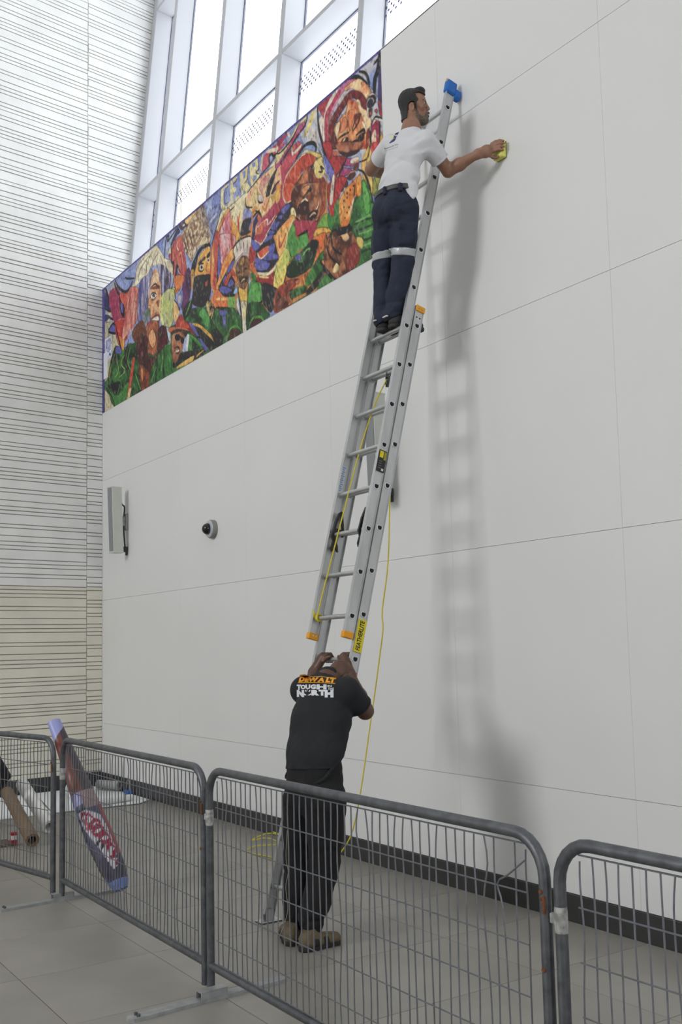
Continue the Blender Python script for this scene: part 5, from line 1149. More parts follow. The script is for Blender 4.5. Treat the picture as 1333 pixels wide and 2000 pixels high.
["P",[48,50,46],1,[3329,5192,3595,5153,3591,4988,3478,4965,3366,5093]],["T",[222,130,70],[232,190,120],[8,5,20],1,[3317,5545,3434,5598,3566,5521,3731,5444,3728,5340,3525,5397,3374,5465]],["P",[110,170,90],0,[3731,5448,3885,5404,3882,5277,3728,5336]],["L",[34,34,38],12,[3315,5465,3487,5395,3882,5277]],["P",[44,44,48],1,[3492,5633,3606,5659,3824,5553,3887,5464,3857,5413,3639,5481,3529,5560]],
["P",[104,104,176],1,[3511,5618,3642,5594,3787,5496,3713,5488,3566,5548]],["P",[104,104,176],1,[3532,5683,3644,5690,3568,5627]],["P",[104,104,176],1,[3524,5353,3709,5302,3690,5256,3551,5297]],["P",[104,104,176],1,[3588,5260,3689,5239,3631,5129]],["L",[34,34,38],10,[3532,5293,3689,5243]],["T",[56,100,52],[90,150,76],[12,4,4],1,[3411,5418,3525,5375,3595,5153,3556,5093,3445,5230]],
["P",[90,150,80],1,[3646,4981,3739,5042,3877,5073,3876,5039,3757,5003,3701,4966]],["P",[84,50,40],1,[3701,4984,3757,5029,3877,5064,3874,4962]],["T",[130,142,196],[160,168,206],[6,6,0],1,[3439,6697,4296,6744,4509,6696,4416,6538,4177,6427,3796,6393,3557,6447,3431,6321]],["T",[96,84,100],[150,160,204],[9,9,40],1,[3273,6519,3526,6539,3630,6465,3522,6365,3395,6245,3289,6411]],
["P",[176,184,216],1,[3326,6439,3480,6464,3480,6435,3344,6407]],["L",[226,214,164],26,[3743,6670,3664,6693,3612,6618,3629,6477,3717,6414,3797,6449]],["L",[226,214,164],26,[3832,6681,3845,6430]],["L",[226,214,164],26,[3832,6671,3938,6669]],["L",[226,214,164],26,[3849,6561,3916,6552]],["L",[226,214,164],26,[3903,6417,3990,6429]],["L",[226,214,164],26,[4054,6710,4075,6450]],
["L",[226,214,164],26,[4053,6691,4166,6681,4162,6562,4069,6555,4177,6427]],["L",[226,214,164],26,[4087,6547,4215,6449]],["L",[226,214,164],26,[4258,6705,4288,6455]],["L",[226,214,164],26,[4267,6692,4367,6686,4382,6589,4292,6591,4398,6528,4396,6456,4288,6455]],["L",[90,80,90],7,[3762,6652,3682,6628,3679,6495,3758,6474]],["L",[90,80,90],7,[3948,6652,3947,6633,3889,6629]],
["L",[90,80,90],7,[4193,6660,4190,6560,4115,6536]],["L",[90,80,90],7,[4411,6658,4426,6561,4363,6551,4424,6508]],["T",[224,212,170],[234,222,186],[6,6,40],1,[3556,6419,3796,6412,4177,6427,4502,6457,4710,6502,4944,6548,5010,6571,5066,6545,5065,6494,4908,6460,4809,6450,4572,6472,4500,6386,4355,6283,4136,6279,4078,6191,4035,5995,3824,5973,3426,6115,3429,6225]],
["L",[34,34,38],8,[3429,6225,3676,6344,3892,6374]],["L",[34,34,38],9,[4177,6409,4432,6468,4642,6513,4745,6539,4878,6534,5009,6554]],["L",[190,70,90],14,[3755,6342,3665,6248,3550,6162]],["L",[206,110,80],14,[3852,6287,3812,6203,3750,6127]],["L",[222,150,80],14,[4023,6267,3975,6156,3904,6052]],["L",[200,120,110],14,[3675,6307,3654,6195,3610,6093]],["L",[200,70,60],14,[3966,6234,3984,6116,3979,6006]],
["L",[196,90,50],14,[3553,6295,3523,6196,3467,6105]],["T",[206,110,60],[228,180,90],[8,4,20],1,[3615,6329,3832,6266,4017,6011,3824,5973,3467,6101]],["T",[214,120,70],[232,190,110],[10,3,20],1,[3337,6097,3484,6254,3628,6366,3794,6384,3785,6037,3619,5965,3547,5907,3488,5636,3328,5687,3333,5913]],["T",[206,90,110],[226,190,190],[12,3,10],1,[3555,6228,3732,6351,3793,6336,3785,6037,3619,5965]],
["L",[190,80,50],12,[3429,6165,3555,6252,3679,6330]],["L",[34,34,38],9,[3357,6158,3449,6267,3595,6462]],["L",[190,60,50],14,[3499,6107,3423,5883,3400,5682]],["L",[150,60,60],9,[3338,6130,3332,5863]],
["T",[228,206,150],[234,170,140],[9,7,30],1,[4139,6369,4359,6435,4502,6457,4606,6458,4776,6456,4858,6421,4888,6338,4866,6149,4764,6085,4645,6044,4490,6042,4421,6113,4316,6163,4279,6132,4172,6246,4118,6286]],["T",[206,110,130],[232,200,160],[12,6,20],1,[4429,6379,4553,6418,4639,6400,4566,6270,4496,6263]],["P",[70,56,80],1,[4637,6347,4741,6401,4808,6424,4722,6330,4634,6242,4581,6202,4565,6235]],
["P",[34,34,38],1,[4564,6217,4636,6312,4739,6340,4651,6236,4633,6199]],["P",[64,60,90],1,[4667,6203,4736,6262,4837,6273,4768,6214,4700,6189]],["L",[34,34,38],9,[4390,6269,4424,6211,4494,6183]],["L",[34,34,38],8,[4316,6181,4386,6127,4422,6131]],["P",[206,170,70],1,[4700,6181,4767,6163,4731,6098,4682,6135]],["L",[206,140,60],14,[4493,6139,4543,6084,4596,6134,4632,6173]],
["P",[214,200,190],1,[4391,6287,4462,6276,4512,6220,4494,6192,4407,6235]],["P",[214,150,70],1,[4261,6157,4335,6201,4387,6162,4316,6154]],["L",[34,34,38],8,[4139,6369,4155,6271,4281,6213]],["P",[58,54,66],1,[4095,6147,4260,6121,4203,6016,4238,5966,4035,6004,4038,6095]],["P",[150,150,196],1,[4098,6238,4208,6223,4279,6123,4133,6151]],["L",[130,150,200],9,[4350,6096,4240,6056,4203,6007]],
["P",[64,60,100],1,[4294,6036,4350,6087,4403,6102,4455,6047,4436,6000,4347,5998,4306,5802,4252,5821]],["P",[214,120,80],1,[4385,6074,4438,6089,4463,6017,4410,6010]],["L",[34,34,38],12,[4296,6107,4404,6120,4472,6031]],["T",[180,64,90],[200,96,120],[7,7,0],1,[4383,6020,4559,6034,4798,6106,4894,6025,4942,5981,4760,5939,4588,5838,4447,5783,4343,5838,4364,5974]],
["L",[226,206,190],8,[4382,5967,4574,5975,4590,5916,4727,5952]],["P",[214,120,80],1,[4382,5958,4557,5972,4450,5871,4360,5841]],["L",[230,214,190],9,[4364,5983,4343,5847,4447,5778,4588,5838,4760,5930]],["T",[178,60,88],[206,100,120],[6,6,0],1,[4507,6634,4749,6661,4962,6592,4813,6562,4677,6525,4503,6501]],["L",[222,206,180],16,[4508,6678,4468,6516]],["L",[222,206,180],16,[4595,6667,4797,6604]],
["L",[222,206,180],14,[4816,6657,4780,6586]],["P",[150,170,206],1,[4645,6601,4696,6596,4712,6554,4660,6523]],["L",[34,34,38],12,[4643,6531,4645,6601,4696,6596,4729,6564,4813,6562]],["T",[176,64,96],[214,120,150],[6,6,0],1,[4890,6407,5064,6469,5057,6267,4932,6190,4896,6067,4864,6080]],["T",[214,84,50],[226,140,80],[7,7,0],1,[4950,6235,5057,6275,5048,6007,4974,5993,4912,6078]],
["L",[226,206,190],8,[5058,6292,4933,6224,4889,6105,4943,6006,5022,5975]],["L",[34,34,38],12,[4874,6422,4904,6306,4865,6114]],["P",[52,50,62],1,[4793,5944,4974,5985,5047,5965,5044,5873,4753,5725,4549,5715,4446,5752,4622,5851]],["P",[104,104,176],1,[4843,5942,4974,5977,5021,5933,4889,5864,4825,5905]],["P",[104,104,176],1,[4657,5873,4759,5905,4873,5853,4755,5802,4656,5847]],
["P",[104,104,176],1,[4622,5843,4722,5797,4688,5783,4604,5814]],["P",[104,104,176],1,[4517,5775,4621,5799,4687,5766,4584,5725]],["T",[226,170,70],[236,196,110],[6,6,50],1,[4753,5725,5017,5840,5043,5839,5040,5739,4945,5574,4549,5715]],["P",[130,180,70],1,[4998,5721,5040,5756,5033,5543,4929,5580]],["T",[206,110,70],[190,70,70],[12,3,6],1,[3429,6230,3551,6185,3646,5942,3625,5874,3478,5675,3416,5619]],
["T",[206,96,90],[226,190,190],[12,3,10],1,[3551,6185,3885,6064,3862,5932,3644,5867,3584,5859,3547,5996]],["P",[46,46,58],1,[3529,6117,3573,5815,3539,5674,3478,5675,3482,5827]],["P",[104,104,176],1,[3505,5962,3538,6075,3563,5800,3502,5820]],["P",[104,104,176],1,[3498,5812,3558,5792,3519,5681]],
["T",[222,120,60],[232,180,90],[6,6,30],1,[3644,5867,3862,5932,3915,5746,3929,5539,3797,5647,3678,5583,3619,5648,3538,5599,3415,5581,3457,5644]],["P",[46,44,56],1,[3508,5618,3641,5708,3801,5795,3879,5824,3877,5759,3798,5684,3891,5551,3831,5469,3675,5471,3536,5542]],["P",[104,104,176],1,[3721,5756,3859,5803,3858,5747,3740,5703]],
["P",[104,104,176],1,[3538,5608,3638,5595,3813,5493,3676,5499,3557,5555]],["P",[104,104,176],1,[3717,5570,3796,5619,3872,5548,3775,5542]],["P",[104,104,176],1,[3620,5677,3680,5695,3699,5660,3629,5626]],["T",[190,80,60],[222,140,70],[6,6,30],1,[3639,5642,3818,5714,3893,5624,3797,5656,3697,5576]],["P",[224,130,70],1,[3415,5600,3517,5586,3635,5474,3733,5443,3711,5348,3411,5419]],
["L",[236,190,120],12,[3454,5511,3694,5437]],["P",[130,180,90],0,[3724,5446,3887,5405,3884,5268,3721,5326]],["L",[34,34,38],12,[3452,5416,3884,5268]],["T",[72,130,66],[44,70,42],[12,3,3],1,[3612,5349,3903,5262,4030,5088,4046,4966,3898,5080,3706,5107,3606,5051,3449,5265]],["P",[104,104,176],1,[3532,5354,3691,5307,3670,5267,3541,5305]],["P",[104,104,176],1,[3590,5262,3679,5236,3637,5127]],
["P",[84,54,44],1,[3742,5004,3802,5080,3916,5048,4009,4976,3876,4968]],["L",[110,170,80],10,[3684,5020,3783,5095,3917,5075,4027,4980]],["P",[64,60,66],1,[3852,5926,3901,5964,4016,5979,4219,5941,4254,5875,4196,5768,4012,5833,3897,5780]],["T",[226,212,190],[206,190,186],[14,6,0],1,[3862,5923,4016,5960,4237,5917,4234,5836,4196,5768,4068,5804,3915,5746,3888,5830]],
["L",[120,106,110],6,[3920,5958,3947,5865]],["L",[120,106,110],6,[3997,5958,4013,5851]],["L",[120,106,110],6,[4071,5940,4096,5813]],["L",[120,106,110],6,[4163,5907,4178,5775]],["P",[200,176,170],1,[3886,5719,3916,5774,4068,5804,4178,5766,4186,5727,4067,5777,3954,5761,3904,5704]],
["T",[84,58,44],[150,104,66],[10,8,0],1,[3934,5740,4048,5783,4176,5721,4192,5625,4170,5470,4076,5419,4002,5451,3948,5560,3904,5667]],["L",[34,34,38],8,[3951,5642,4007,5633]],["L",[34,34,38],8,[4091,5632,4155,5615]],["L",[200,150,90],8,[4054,5653,4062,5569]],["P",[190,150,90],1,[4010,5742,4085,5762,4083,5689,4009,5696]],["P",[60,40,34],1,[3986,5566,4153,5530,4133,5482,4004,5506]],
["L",[214,180,130],8,[4023,5513,4060,5528,4097,5521]],["L",[180,130,80],8,[3969,5609,4006,5605,4043,5584]],["P",[150,190,220],1,[4190,5563,4224,5470,4277,5435,4205,5414,4148,5342,4187,5446]],["P",[150,190,220],1,[3938,5527,3936,5427,3850,5444,3870,5475,3909,5499]],["P",[226,186,90],1,[3965,5472,4095,5413,4169,5461,4148,5351,4163,5238,4035,5259,3981,5348]],
["T",[228,206,150],[222,220,200],[6,4,0],1,[4017,5301,4164,5247,4125,5160,4129,4979,4046,4966,4031,5133]],["P",[206,210,214],1,[3915,5369,3962,5363,3996,5216,4004,5150,3922,5275]],["L",[34,34,38],10,[3947,5487,3980,5330,4005,5195,4037,4978]],["L",[34,34,38],9,[4169,5434,4155,5276,4123,5115,4129,4970]],["P",[96,160,80],1,[4260,5459,4435,5366,4473,5179,4164,5247,4186,5393]],
["T",[110,180,90],[76,140,70],[12,3,4],1,[4204,5387,4330,5409,4443,5355,4473,5187,4173,5244]],["P",[72,136,66],1,[4226,5533,4298,5518,4349,5447,4313,5424,4243,5482]],["L",[90,150,90],9,[4227,5568,4281,5550]],["L",[34,34,38],9,[4331,5418,4435,5375,4482,5176,4181,5232]],["T",[64,118,60],[40,62,40],[12,4,15],1,[4145,5235,4429,5166,4530,5074,4613,4989,4459,4982,4321,5066,4174,4975,4129,4988]],
["P",[84,54,50],1,[4193,4979,4267,5046,4390,5028,4458,4973]],["L",[110,170,84],10,[4174,4975,4249,5060,4408,5032,4476,4977]],["P",[46,46,58],1,[4252,5812,4340,5736,4551,5767,4704,5764,4780,5530,4779,5479,4575,5435,4334,5524,4301,5624,4339,5701]],["P",[178,64,84],1,[4326,5902,4553,5820,4447,5769,4325,5849]],["L",[230,214,190],8,[4325,5849,4447,5769,4570,5813]],
["P",[104,104,176],1,[4254,5875,4307,5855,4429,5758,4340,5736,4270,5797]],["P",[104,104,176],1,[4517,5780,4620,5795,4704,5764,4551,5750]],["T",[206,80,60],[222,140,80],[6,6,30],1,[4374,5697,4583,5703,4616,5639,4442,5620]],["P",[104,104,176],1,[4600,5680,4718,5681,4699,5593,4615,5630]],["P",[104,104,176],1,[4477,5600,4615,5622,4780,5538,4746,5507]],
["P",[104,104,176],1,[4320,5689,4425,5617,4579,5538,4336,5612]],["P",[104,104,176],1,[4318,5609,4612,5518,4542,5472,4352,5536]],["L",[228,210,180],7,[4374,5702,4442,5620,4599,5636]],["T",[206,80,70],[226,150,80],[5,7,0],1,[4704,5764,4964,5669,4879,5530,4812,5501,4751,5643]],["L",[230,190,110],12,[4785,5683,4815,5586,4883,5656]],["L",[228,214,180],9,[4972,5666,4878,5521,4745,5464,4693,5404]],
["T",[150,190,90],[90,160,80],[6,6,0],1,[4964,5669,5036,5643,5029,5410,4956,5418,4878,5521]],["T",[226,196,90],[236,214,130],[6,5,0],1,[4693,5404,4878,5513,4955,5410,4902,5267,4852,5207,4770,5216,4688,5250]],["L",[34,34,38],10,[4761,5459,4692,5361,4672,5256,4770,5211,4868,5201,4937,5340]],["P",[176,54,54],1,[4216,5825,4339,5710,4319,5654,4211,5646]],
["P",[214,120,60],1,[4211,5637,4283,5630,4351,5518,4385,5454,4315,5512,4209,5583]],["P",[168,52,54],1,[4367,5459,4575,5426,4695,5455,4655,5261,4470,5355,4349,5421]],["L",[232,220,190],13,[4368,5494,4609,5415,4811,5476]],["L",[230,200,130],8,[4402,5448,4591,5377]],["P",[104,104,176],1,[4486,5306,4687,5216,4670,5187,4501,5240]],["P",[104,104,176],1,[4501,5231,4669,5179,4652,5150,4517,5187]],
["P",[50,48,54],1,[4470,5355,4705,5237,4733,5099,4630,5010,4531,5091,4464,5173]],["T",[120,60,44],[200,130,90],[14,14,20],1,[4702,5160,4803,5197,4948,5201,5021,5178,5013,4954,4697,4990]],["P",[90,50,40],1,[4733,5082,4864,5076,4958,4996,4828,4985]],["P",[176,70,60],1,[4900,5199,5021,5178,5019,5111,4930,5139]],
["T",[214,206,196],[156,168,208],[5,5,40],1,[5245,6682,5532,6696,5553,6472,5630,6192,5763,5958,5733,5907,5623,6017,5573,6201,5461,6374,5298,6422,5225,6556]],["L",[226,206,130],26,[5473,6691,5409,6588,5316,6514]],["T",[170,60,90],[196,90,120],[6,6,0],1,[4828,6702,5041,6700,4958,6643,4809,6623]],["P",[224,210,170],1,[5237,6686,5353,6690,5343,6620,5274,6635]],
["T",[176,70,110],[190,84,130],[6,6,0],1,[5052,6566,5244,6657,5335,6615,5257,6575,5066,6508,4869,6422,4769,6412,4771,6482]],["P",[226,210,160],1,[4774,6559,4972,6568,5199,6687,5229,6664,5020,6546,4871,6482,4771,6464]],["T",[184,70,100],[206,90,100],[5,7,0],1,[4869,6405,5081,6484,5192,6503,5267,6419,5140,6348,4979,6289,4877,6163,4865,6302]],
["P",[200,80,60],1,[5098,6511,5160,6483,5112,6437,5081,6468]],["L",[222,206,190],14,[5082,6501,5095,6427,5252,6442]],["L",[222,206,190],14,[4992,6697,5038,6624]],["L",[34,34,38],9,[4774,6568,4873,6542,5085,6586,5214,6671]],["L",[34,34,38],10,[4853,6438,5018,6495,5195,6570,5319,6605,5360,6687]],["P",[150,170,210],1,[5156,6358,5282,6421,5432,6379,5503,6297,5487,6271,5311,6374]],
["L",[34,34,38],16,[5156,6358,5297,6414,5432,6383,5497,6325,5488,6280]],["P",[226,196,110],1,[5296,6381,5573,6209,5543,6182,5355,6321]],["P",[216,206,180],1,[5076,6316,5311,6366,5355,6321,5217,6331,5011,6275]],["T",[184,58,48],[206,84,56],[6,6,20],1,[4962,6262,5202,6338,5355,6317,5514,6186,5424,6167,5212,6174,5084,6079,4910,6150]],["L",[214,120,60],9,[5043,6287,5009,6225]],
["L",[214,120,60],9,[5138,6289,5120,6229]],["P",[34,34,38],1,[5227,6151,5513,6178,5453,6138,5364,6159,5179,6128,5084,6079]],["L",[230,214,190],7,[4910,6154,4962,6262,5187,6336,5310,6333]],["T",[120,60,40],[206,130,84],[10,10,20],1,[5179,6128,5350,6182,5438,6128,5621,5953,5674,5839,5084,6079]],["P",[150,70,44],1,[5451,6081,5622,5969,5660,5845,5446,5932]],
["T",[228,206,130],[240,220,150],[8,8,0],1,[5454,6171,5528,6188,5600,6173,5612,6103,5639,6043,5608,5991,5522,6003,5465,6067]],["L",[34,34,38],9,[5538,6061,5595,6037,5569,6097,5625,6049]],["L",[190,140,80],9,[5623,6009,5664,5952,5674,5839]],["P",[206,202,214],1,[5534,6333,5629,6176,5683,6073,5627,6113]],["P",[140,150,206],1,[5629,6176,5790,5939,5705,5910,5626,6097]],
["T",[186,60,60],[200,70,80],[6,6,0],1,[5525,6493,5632,6240,5744,6191,5903,6033,5983,6006,5843,5900,5749,5980,5630,6184]],["P",[226,212,196],1,[5556,6553,5643,6553,5691,6684,5732,6632,5651,6362,5674,6222,5606,6317]],["P",[180,70,110],1,[5605,6678,5691,6684,5643,6544]],["T",[180,64,70],[196,80,100],[6,6,0],1,[5705,6670,5874,6691,5830,6633,5728,6536,5695,6406,5744,6206,5661,6244,5655,6474]],
["P",[224,206,190],1,[5759,6603,5901,6662,5926,6617,5784,6526,5753,6428,5727,6505]],["L",[34,34,38],13,[5540,6693,5547,6507,5605,6301,5710,6045,5817,5920]],["P",[196,60,60],1,[5732,5899,5803,5917,5842,5869,5825,5778,5729,5816]],["P",[228,214,200],1,[5746,5901,5795,5905,5770,5800,5736,5814]],["P",[180,70,120],1,[5870,5866,5940,5938,6044,5870,5897,5862]],
["P",[180,70,120],1,[5928,5959,5996,5992,6047,5924,6020,5912]],["T",[176,54,76],[200,100,120],[7,5,0],1,[4762,6182,4878,6215,4934,6192,4909,6023,4755,5943]],["P",[214,96,60],1,[4906,6203,5098,6124,5038,5982,4928,6016,4893,6109]],["L",[228,206,180],6,[4906,6203,4889,6100,4946,6003,5038,5982]],["T",[226,180,100],[214,120,60],[8,5,0],1,[4764,6241,4850,6226,4836,6092,4759,6072]],
["P",[52,50,64],1,[4870,5979,5001,5977,5036,5914,4866,5851,4750,5785,4754,5914]],["P",[104,104,176],1,[4851,5966,4982,5974,5018,5936,4905,5905]],["P",[104,104,176],1,[4792,5919,4887,5903,4848,5868]],["P",[104,104,176],1,[4752,5874,4828,5855,4750,5815]],["T",[110,56,38],[206,140,96],[11,9,20],1,[5079,6103,5239,6066,5644,5900,5620,5705,5517,5633,5331,5675,5158,5779,5055,5946]],
["P",[90,44,34],1,[5059,6062,5204,6080,5220,6016,5128,5937,5176,5772,5054,5926]],["P",[70,34,30],1,[5180,5887,5337,5854,5333,5741,5177,5801]],["L",[34,34,38],8,[5198,5889,5304,5886,5354,5837]],["L",[232,214,190],7,[5216,5892,5287,5902,5338,5863]],["L",[232,214,190],6,[5418,5699,5505,5741,5523,5780]],["L",[232,210,180],6,[5159,5789,5193,5747]],
["P",[34,34,38],1,[5413,5947,5409,5936,5399,5931,5383,5931,5367,5938,5352,5950,5342,5964,5338,5977,5343,5988,5353,5994,5369,5993,5385,5986,5400,5975,5410,5961]],["P",[214,150,100],1,[5237,6009,5360,6007,5376,5953,5270,5919]],["L",[34,34,38],9,[5252,5926,5359,5960,5394,5993]],["P",[60,32,28],1,[5333,5741,5504,5713,5468,5652,5366,5671]],["L",[226,190,160],6,[5367,5700,5436,5711,5469,5689]],
["P",[160,80,48],1,[5529,5947,5660,5893,5636,5680,5534,5636,5573,5779]],["P",[232,216,160],1,[5035,5904,5090,5893,5132,5808,5086,5787,5033,5846]],["L",[34,34,38],12,[5131,5780,5209,5707,5348,5669,5466,5610,5534,5626]],["L",[206,150,70],9,[5663,5892,5637,5495]],["P",[176,50,56],1,[5684,5883,5866,5808,5829,5686,5764,5630,5684,5670]],["P",[226,206,180],1,[5732,5863,5788,5840,5749,5673,5702,5700]],
["P",[166,44,64],1,[5676,5674,5765,5666,5777,5552,5713,5576]],["T",[226,150,70],[236,190,110],[5,8,20],1,[4749,5765,5051,5830,5104,5761,4992,5696,4913,5548,4817,5502,4745,5627]],["L",[190,80,50],10,[4805,5725,4820,5600,4936,5696]],["L",[232,216,180],7,[5068,5784,4973,5683,4913,5557,4739,5449]],["T",[120,180,80],[84,150,70],[5,8,0],1,[4971,5625,5086,5768,5133,5566,5183,5452,5038,5426,4987,5541]],
["T",[236,210,110],[200,206,110],[5,7,0],1,[4739,5440,4931,5551,5002,5438,4923,5309,4846,5217,4732,5233]],["P",[180,60,84],1,[5104,5761,5500,5602,5429,5534,5328,5591,5134,5595,5110,5681]],["P",[100,170,84],1,[5133,5566,5310,5569,5341,5463,5218,5440]],["P",[34,34,38],1,[5143,5601,5311,5597,5345,5566,5205,5579]],["P",[178,56,84],1,[5328,5591,5500,5602,5410,5485,5358,5466]],
["T",[96,160,76],[140,180,80],[6,5,0],1,[5516,5587,5633,5625,5744,5546,5724,5444,5497,5537]],["P",[232,180,80],1,[5429,5516,5531,5534,5724,5444,5608,5394,5460,5448]],["T",[224,110,50],[236,160,70],[6,6,30],1,[5393,5472,5627,5452,5622,5334,5487,5270,5393,5228,5491,5381]],
["T",[40,50,44],[70,110,66],[9,9,20],1,[4923,5309,5074,5413,5200,5427,5375,5460,5493,5427,5491,5362,5401,5225,5332,5211,5245,5202,5031,5225]],["P",[34,34,38],1,[5375,5460,5477,5437,5509,5393,5456,5337,5386,5287]],["L",[120,180,90],8,[5233,5377,5304,5409,5373,5395]],["P",[104,104,176],1,[5100,5399,5181,5414,5179,5348]],["L",[80,140,70],9,[4997,5285,5035,5349,5214,5327]],
["P",[36,60,36],1,[4944,5361,5108,5363,5230,5274,5103,5220,4959,5258]],["T",[96,160,80],[54,96,52],[16,3,30],1,[5277,5135,5401,5216,5588,5291,5599,5140,5326,5053]],["L",[34,34,38],12,[5291,5017,5480,5078,5598,5131]],["P",[50,46,44],1,[5290,5008,5582,5136,5614,5098,5478,5005,5324,4979]],["P",[72,136,66],1,[5460,4969,5613,5071,5754,4970]],
["T",[90,140,76],[50,70,46],[10,8,30],1,[4990,5102,5258,5084,5273,5013,5060,4994]],["T",[176,84,60],[90,48,40],[9,9,20],1,[4731,5194,4939,5226,5155,5175,5064,5127,4954,5104,4839,5003,4724,4978]],["P",[206,120,90],1,[5084,5169,5164,5172,5145,5130]],["P",[206,140,80],1,[5024,5015,5255,5010,5272,4985,4968,4984]],["P",[130,80,60],1,[4766,5084,4898,5102,4839,5003,4725,4988]],
["T",[80,150,76],[60,120,60],[10,4,10],1,[5766,5684,5861,5683,5857,5576,5724,5435,5664,5577]],["T",[226,130,50],[236,170,80],[7,7,0],1,[5859,5638,6073,5723,6069,5618,6008,5481,5944,5416,5869,5481]],["P",[200,60,50],1,[5883,5439,6008,5481,5974,5405,5849,5380]],
["P",[70,36,30],1,[5949,5648,5947,5643,5944,5641,5940,5640,5935,5642,5931,5646,5928,5651,5927,5657,5929,5661,5932,5664,5936,5664,5941,5663,5945,5659,5948,5653]],["P",[70,36,30],1,[5996,5665,5994,5661,5991,5658,5987,5657,5982,5659,5978,5663,5975,5668,5974,5674,5976,5678,5979,5681,5983,5682,5988,5680,5992,5676,5995,5670]],
["P",[70,36,30],1,[5901,5613,5899,5608,5896,5605,5892,5605,5887,5607,5883,5611,5880,5616,5879,5621,5880,5626,5883,5629,5888,5629,5893,5627,5897,5624,5900,5618]],["P",[70,36,30],1,[5960,5545,5959,5540,5956,5537,5951,5537,5947,5538,5942,5542,5940,5548,5939,5553,5940,5558,5943,5560,5947,5561,5952,5559,5956,5555,5959,5550]],
["P",[70,36,30],1,[5912,5500,5911,5496,5907,5493,5903,5492,5898,5494,5894,5498,5891,5503,5890,5509,5892,5513,5895,5516,5899,5517,5904,5515,5908,5511,5911,5506]],["P",[70,36,30],1,[6025,5627,6024,5622,6020,5619,6016,5619,6011,5621,6007,5624,6005,5630,6004,5635,6005,5640,6008,5642,6012,5643,6017,5641,6021,5637,6024,5632]],
["P",[70,36,30],1,[5942,5480,5941,5475,5938,5472,5933,5472,5928,5474,5924,5477,5921,5483,5921,5488,5922,5493,5925,5495,5929,5496,5934,5494,5938,5490,5941,5485]],["T",[190,130,80],[100,58,40],[9,9,20],1,[5626,5425,5723,5417,5846,5308,6055,5286,6042,4973,5770,4974,5646,5088,5604,5267]],["P",[230,190,130],1,[5848,5362,5941,5337,5969,5264,5907,5268]],
["L",[34,34,38],11,[5642,5419,5685,5257,5777,5152,5930,5073]],["L",[34,34,38],11,[5723,5408,5750,5289,5857,5188]],["P",[226,180,120],1,[5700,5233,5871,5138,5916,5087,5714,5174]],["P",[232,210,160],1,[5710,5066,5807,5106,5867,5032,5772,5027]],["P",[150,60,50],1,[5901,5110,6050,5164,6042,4973,5896,4986]],["P",[206,150,110],1,[5544,5214,5585,5214,5599,5149,5559,5181]],
["L",[34,34,38],10,[5535,5208,5614,5107,5707,5004]],["P",[34,34,38],1,[5850,5415,6059,5382,6056,5312,5911,5357,5815,5320,5724,5426]],["T",[140,156,206],[200,196,200],[5,5,30],1,[6129,6711,6522,6714,6527,6259,6468,6318,6363,6461,6216,6612,6114,6672]],["L",[34,34,38],26,[6516,6702,6479,6555,6432,6487,6422,6386]],["L",[34,34,38],12,[6507,6653,6426,6631]],
["P",[86,74,120],1,[6489,6519,6530,6551,6527,6274,6473,6285]],["L",[34,34,38],13,[6212,6676,6294,6619,6341,6534,6351,6467]],["L",[34,34,38],20,[6035,6696,6140,6659,6216,6608,6314,6509]],["P",[176,60,70],1,[5530,6712,5705,6725,5928,6711,5829,6664,5743,6609,5723,6472,5685,6219,5629,6244,5652,6473]],
["T",[206,110,150],[220,150,170],[8,8,20],1,[5871,6675,5982,6700,6139,6643,6164,6600,6033,6626,5909,6592,5781,6510,5736,6434,5769,6564]],["P",[230,214,206],1,[5656,6569,5745,6657,5913,6702,5870,6659,5770,6596,5726,6536,5719,6361,5643,6237,5607,6413]],["P",[186,70,90],1,[5654,6529,5771,6611,5885,6668,5910,6624,5783,6557,5723,6456,5727,6200,5657,6231]],
["T",[236,206,160],[222,140,90],[16,16,20],1,[6113,6633,6216,6605,6338,6474,6373,6395,6309,6381,6223,6469,6097,6578,6005,6601,5979,6637]],["T",[90,32,46],[150,50,50],[14,10,20],1,[5720,6393,5780,6478,5907,6530,6003,6562,6097,6563,6224,6484,6308,6366,6305,6276,6206,6369,6132,6467,6054,6490,5944,6448,5846,6398,5803,6362,5782,6176,5713,6206]],
["T",[190,80,50],[232,170,110],[10,9,20],1,[5803,6355,5901,6397,5997,6422,6028,6503,6132,6452,6206,6354,6317,6270,6362,6142,6321,6077,6303,5945,5823,6158]],["P",[238,214,170],1,[5817,6348,5859,6376,5900,6358,5840,6226,5814,6270]],["P",[236,206,160],1,[6157,6439,6208,6415,6231,6342,6329,6249,6362,6142,6309,6090,6252,6224,6204,6324]],["P",[226,140,90],1,[5941,6370,5995,6360,6005,6277,5896,6264]],
["P",[222,130,80],1,[6023,6394,6128,6360,6085,6271,6043,6213]],["L",[34,34,38],10,[5867,6222,5922,6228,6029,6211]],["P",[70,30,30],1,[6018,6163,6024,6150,6018,6139,6002,6133,5980,6132,5954,6137,5931,6146,5915,6159,5909,6172,5915,6182,5931,6189,5954,6190,5980,6185,6003,6175]],["L",[232,200,160],8,[5919,6158,5988,6190]],["L",[34,34,38],9,[6082,6210,6137,6278,6203,6293,6175,6229,6095,6196]],
["P",[120,50,40],1,[6127,6330,6229,6289,6176,6260,6124,6268]],["L",[34,34,38],12,[6145,6135,6248,6134,6271,6092]],["P",[60,28,30],1,[6170,6108,6259,6105,6244,6044,6168,6063]],["L",[34,34,38],12,[6037,6067,6078,6095,6168,6078]],["L",[238,220,190],9,[6238,6207,6298,6111]],["P",[110,44,40],1,[5788,6329,5840,6242,5850,6146,5741,6194]],["P",[150,60,44],1,[6297,6096,6335,6094,6316,5939,6278,5956]],
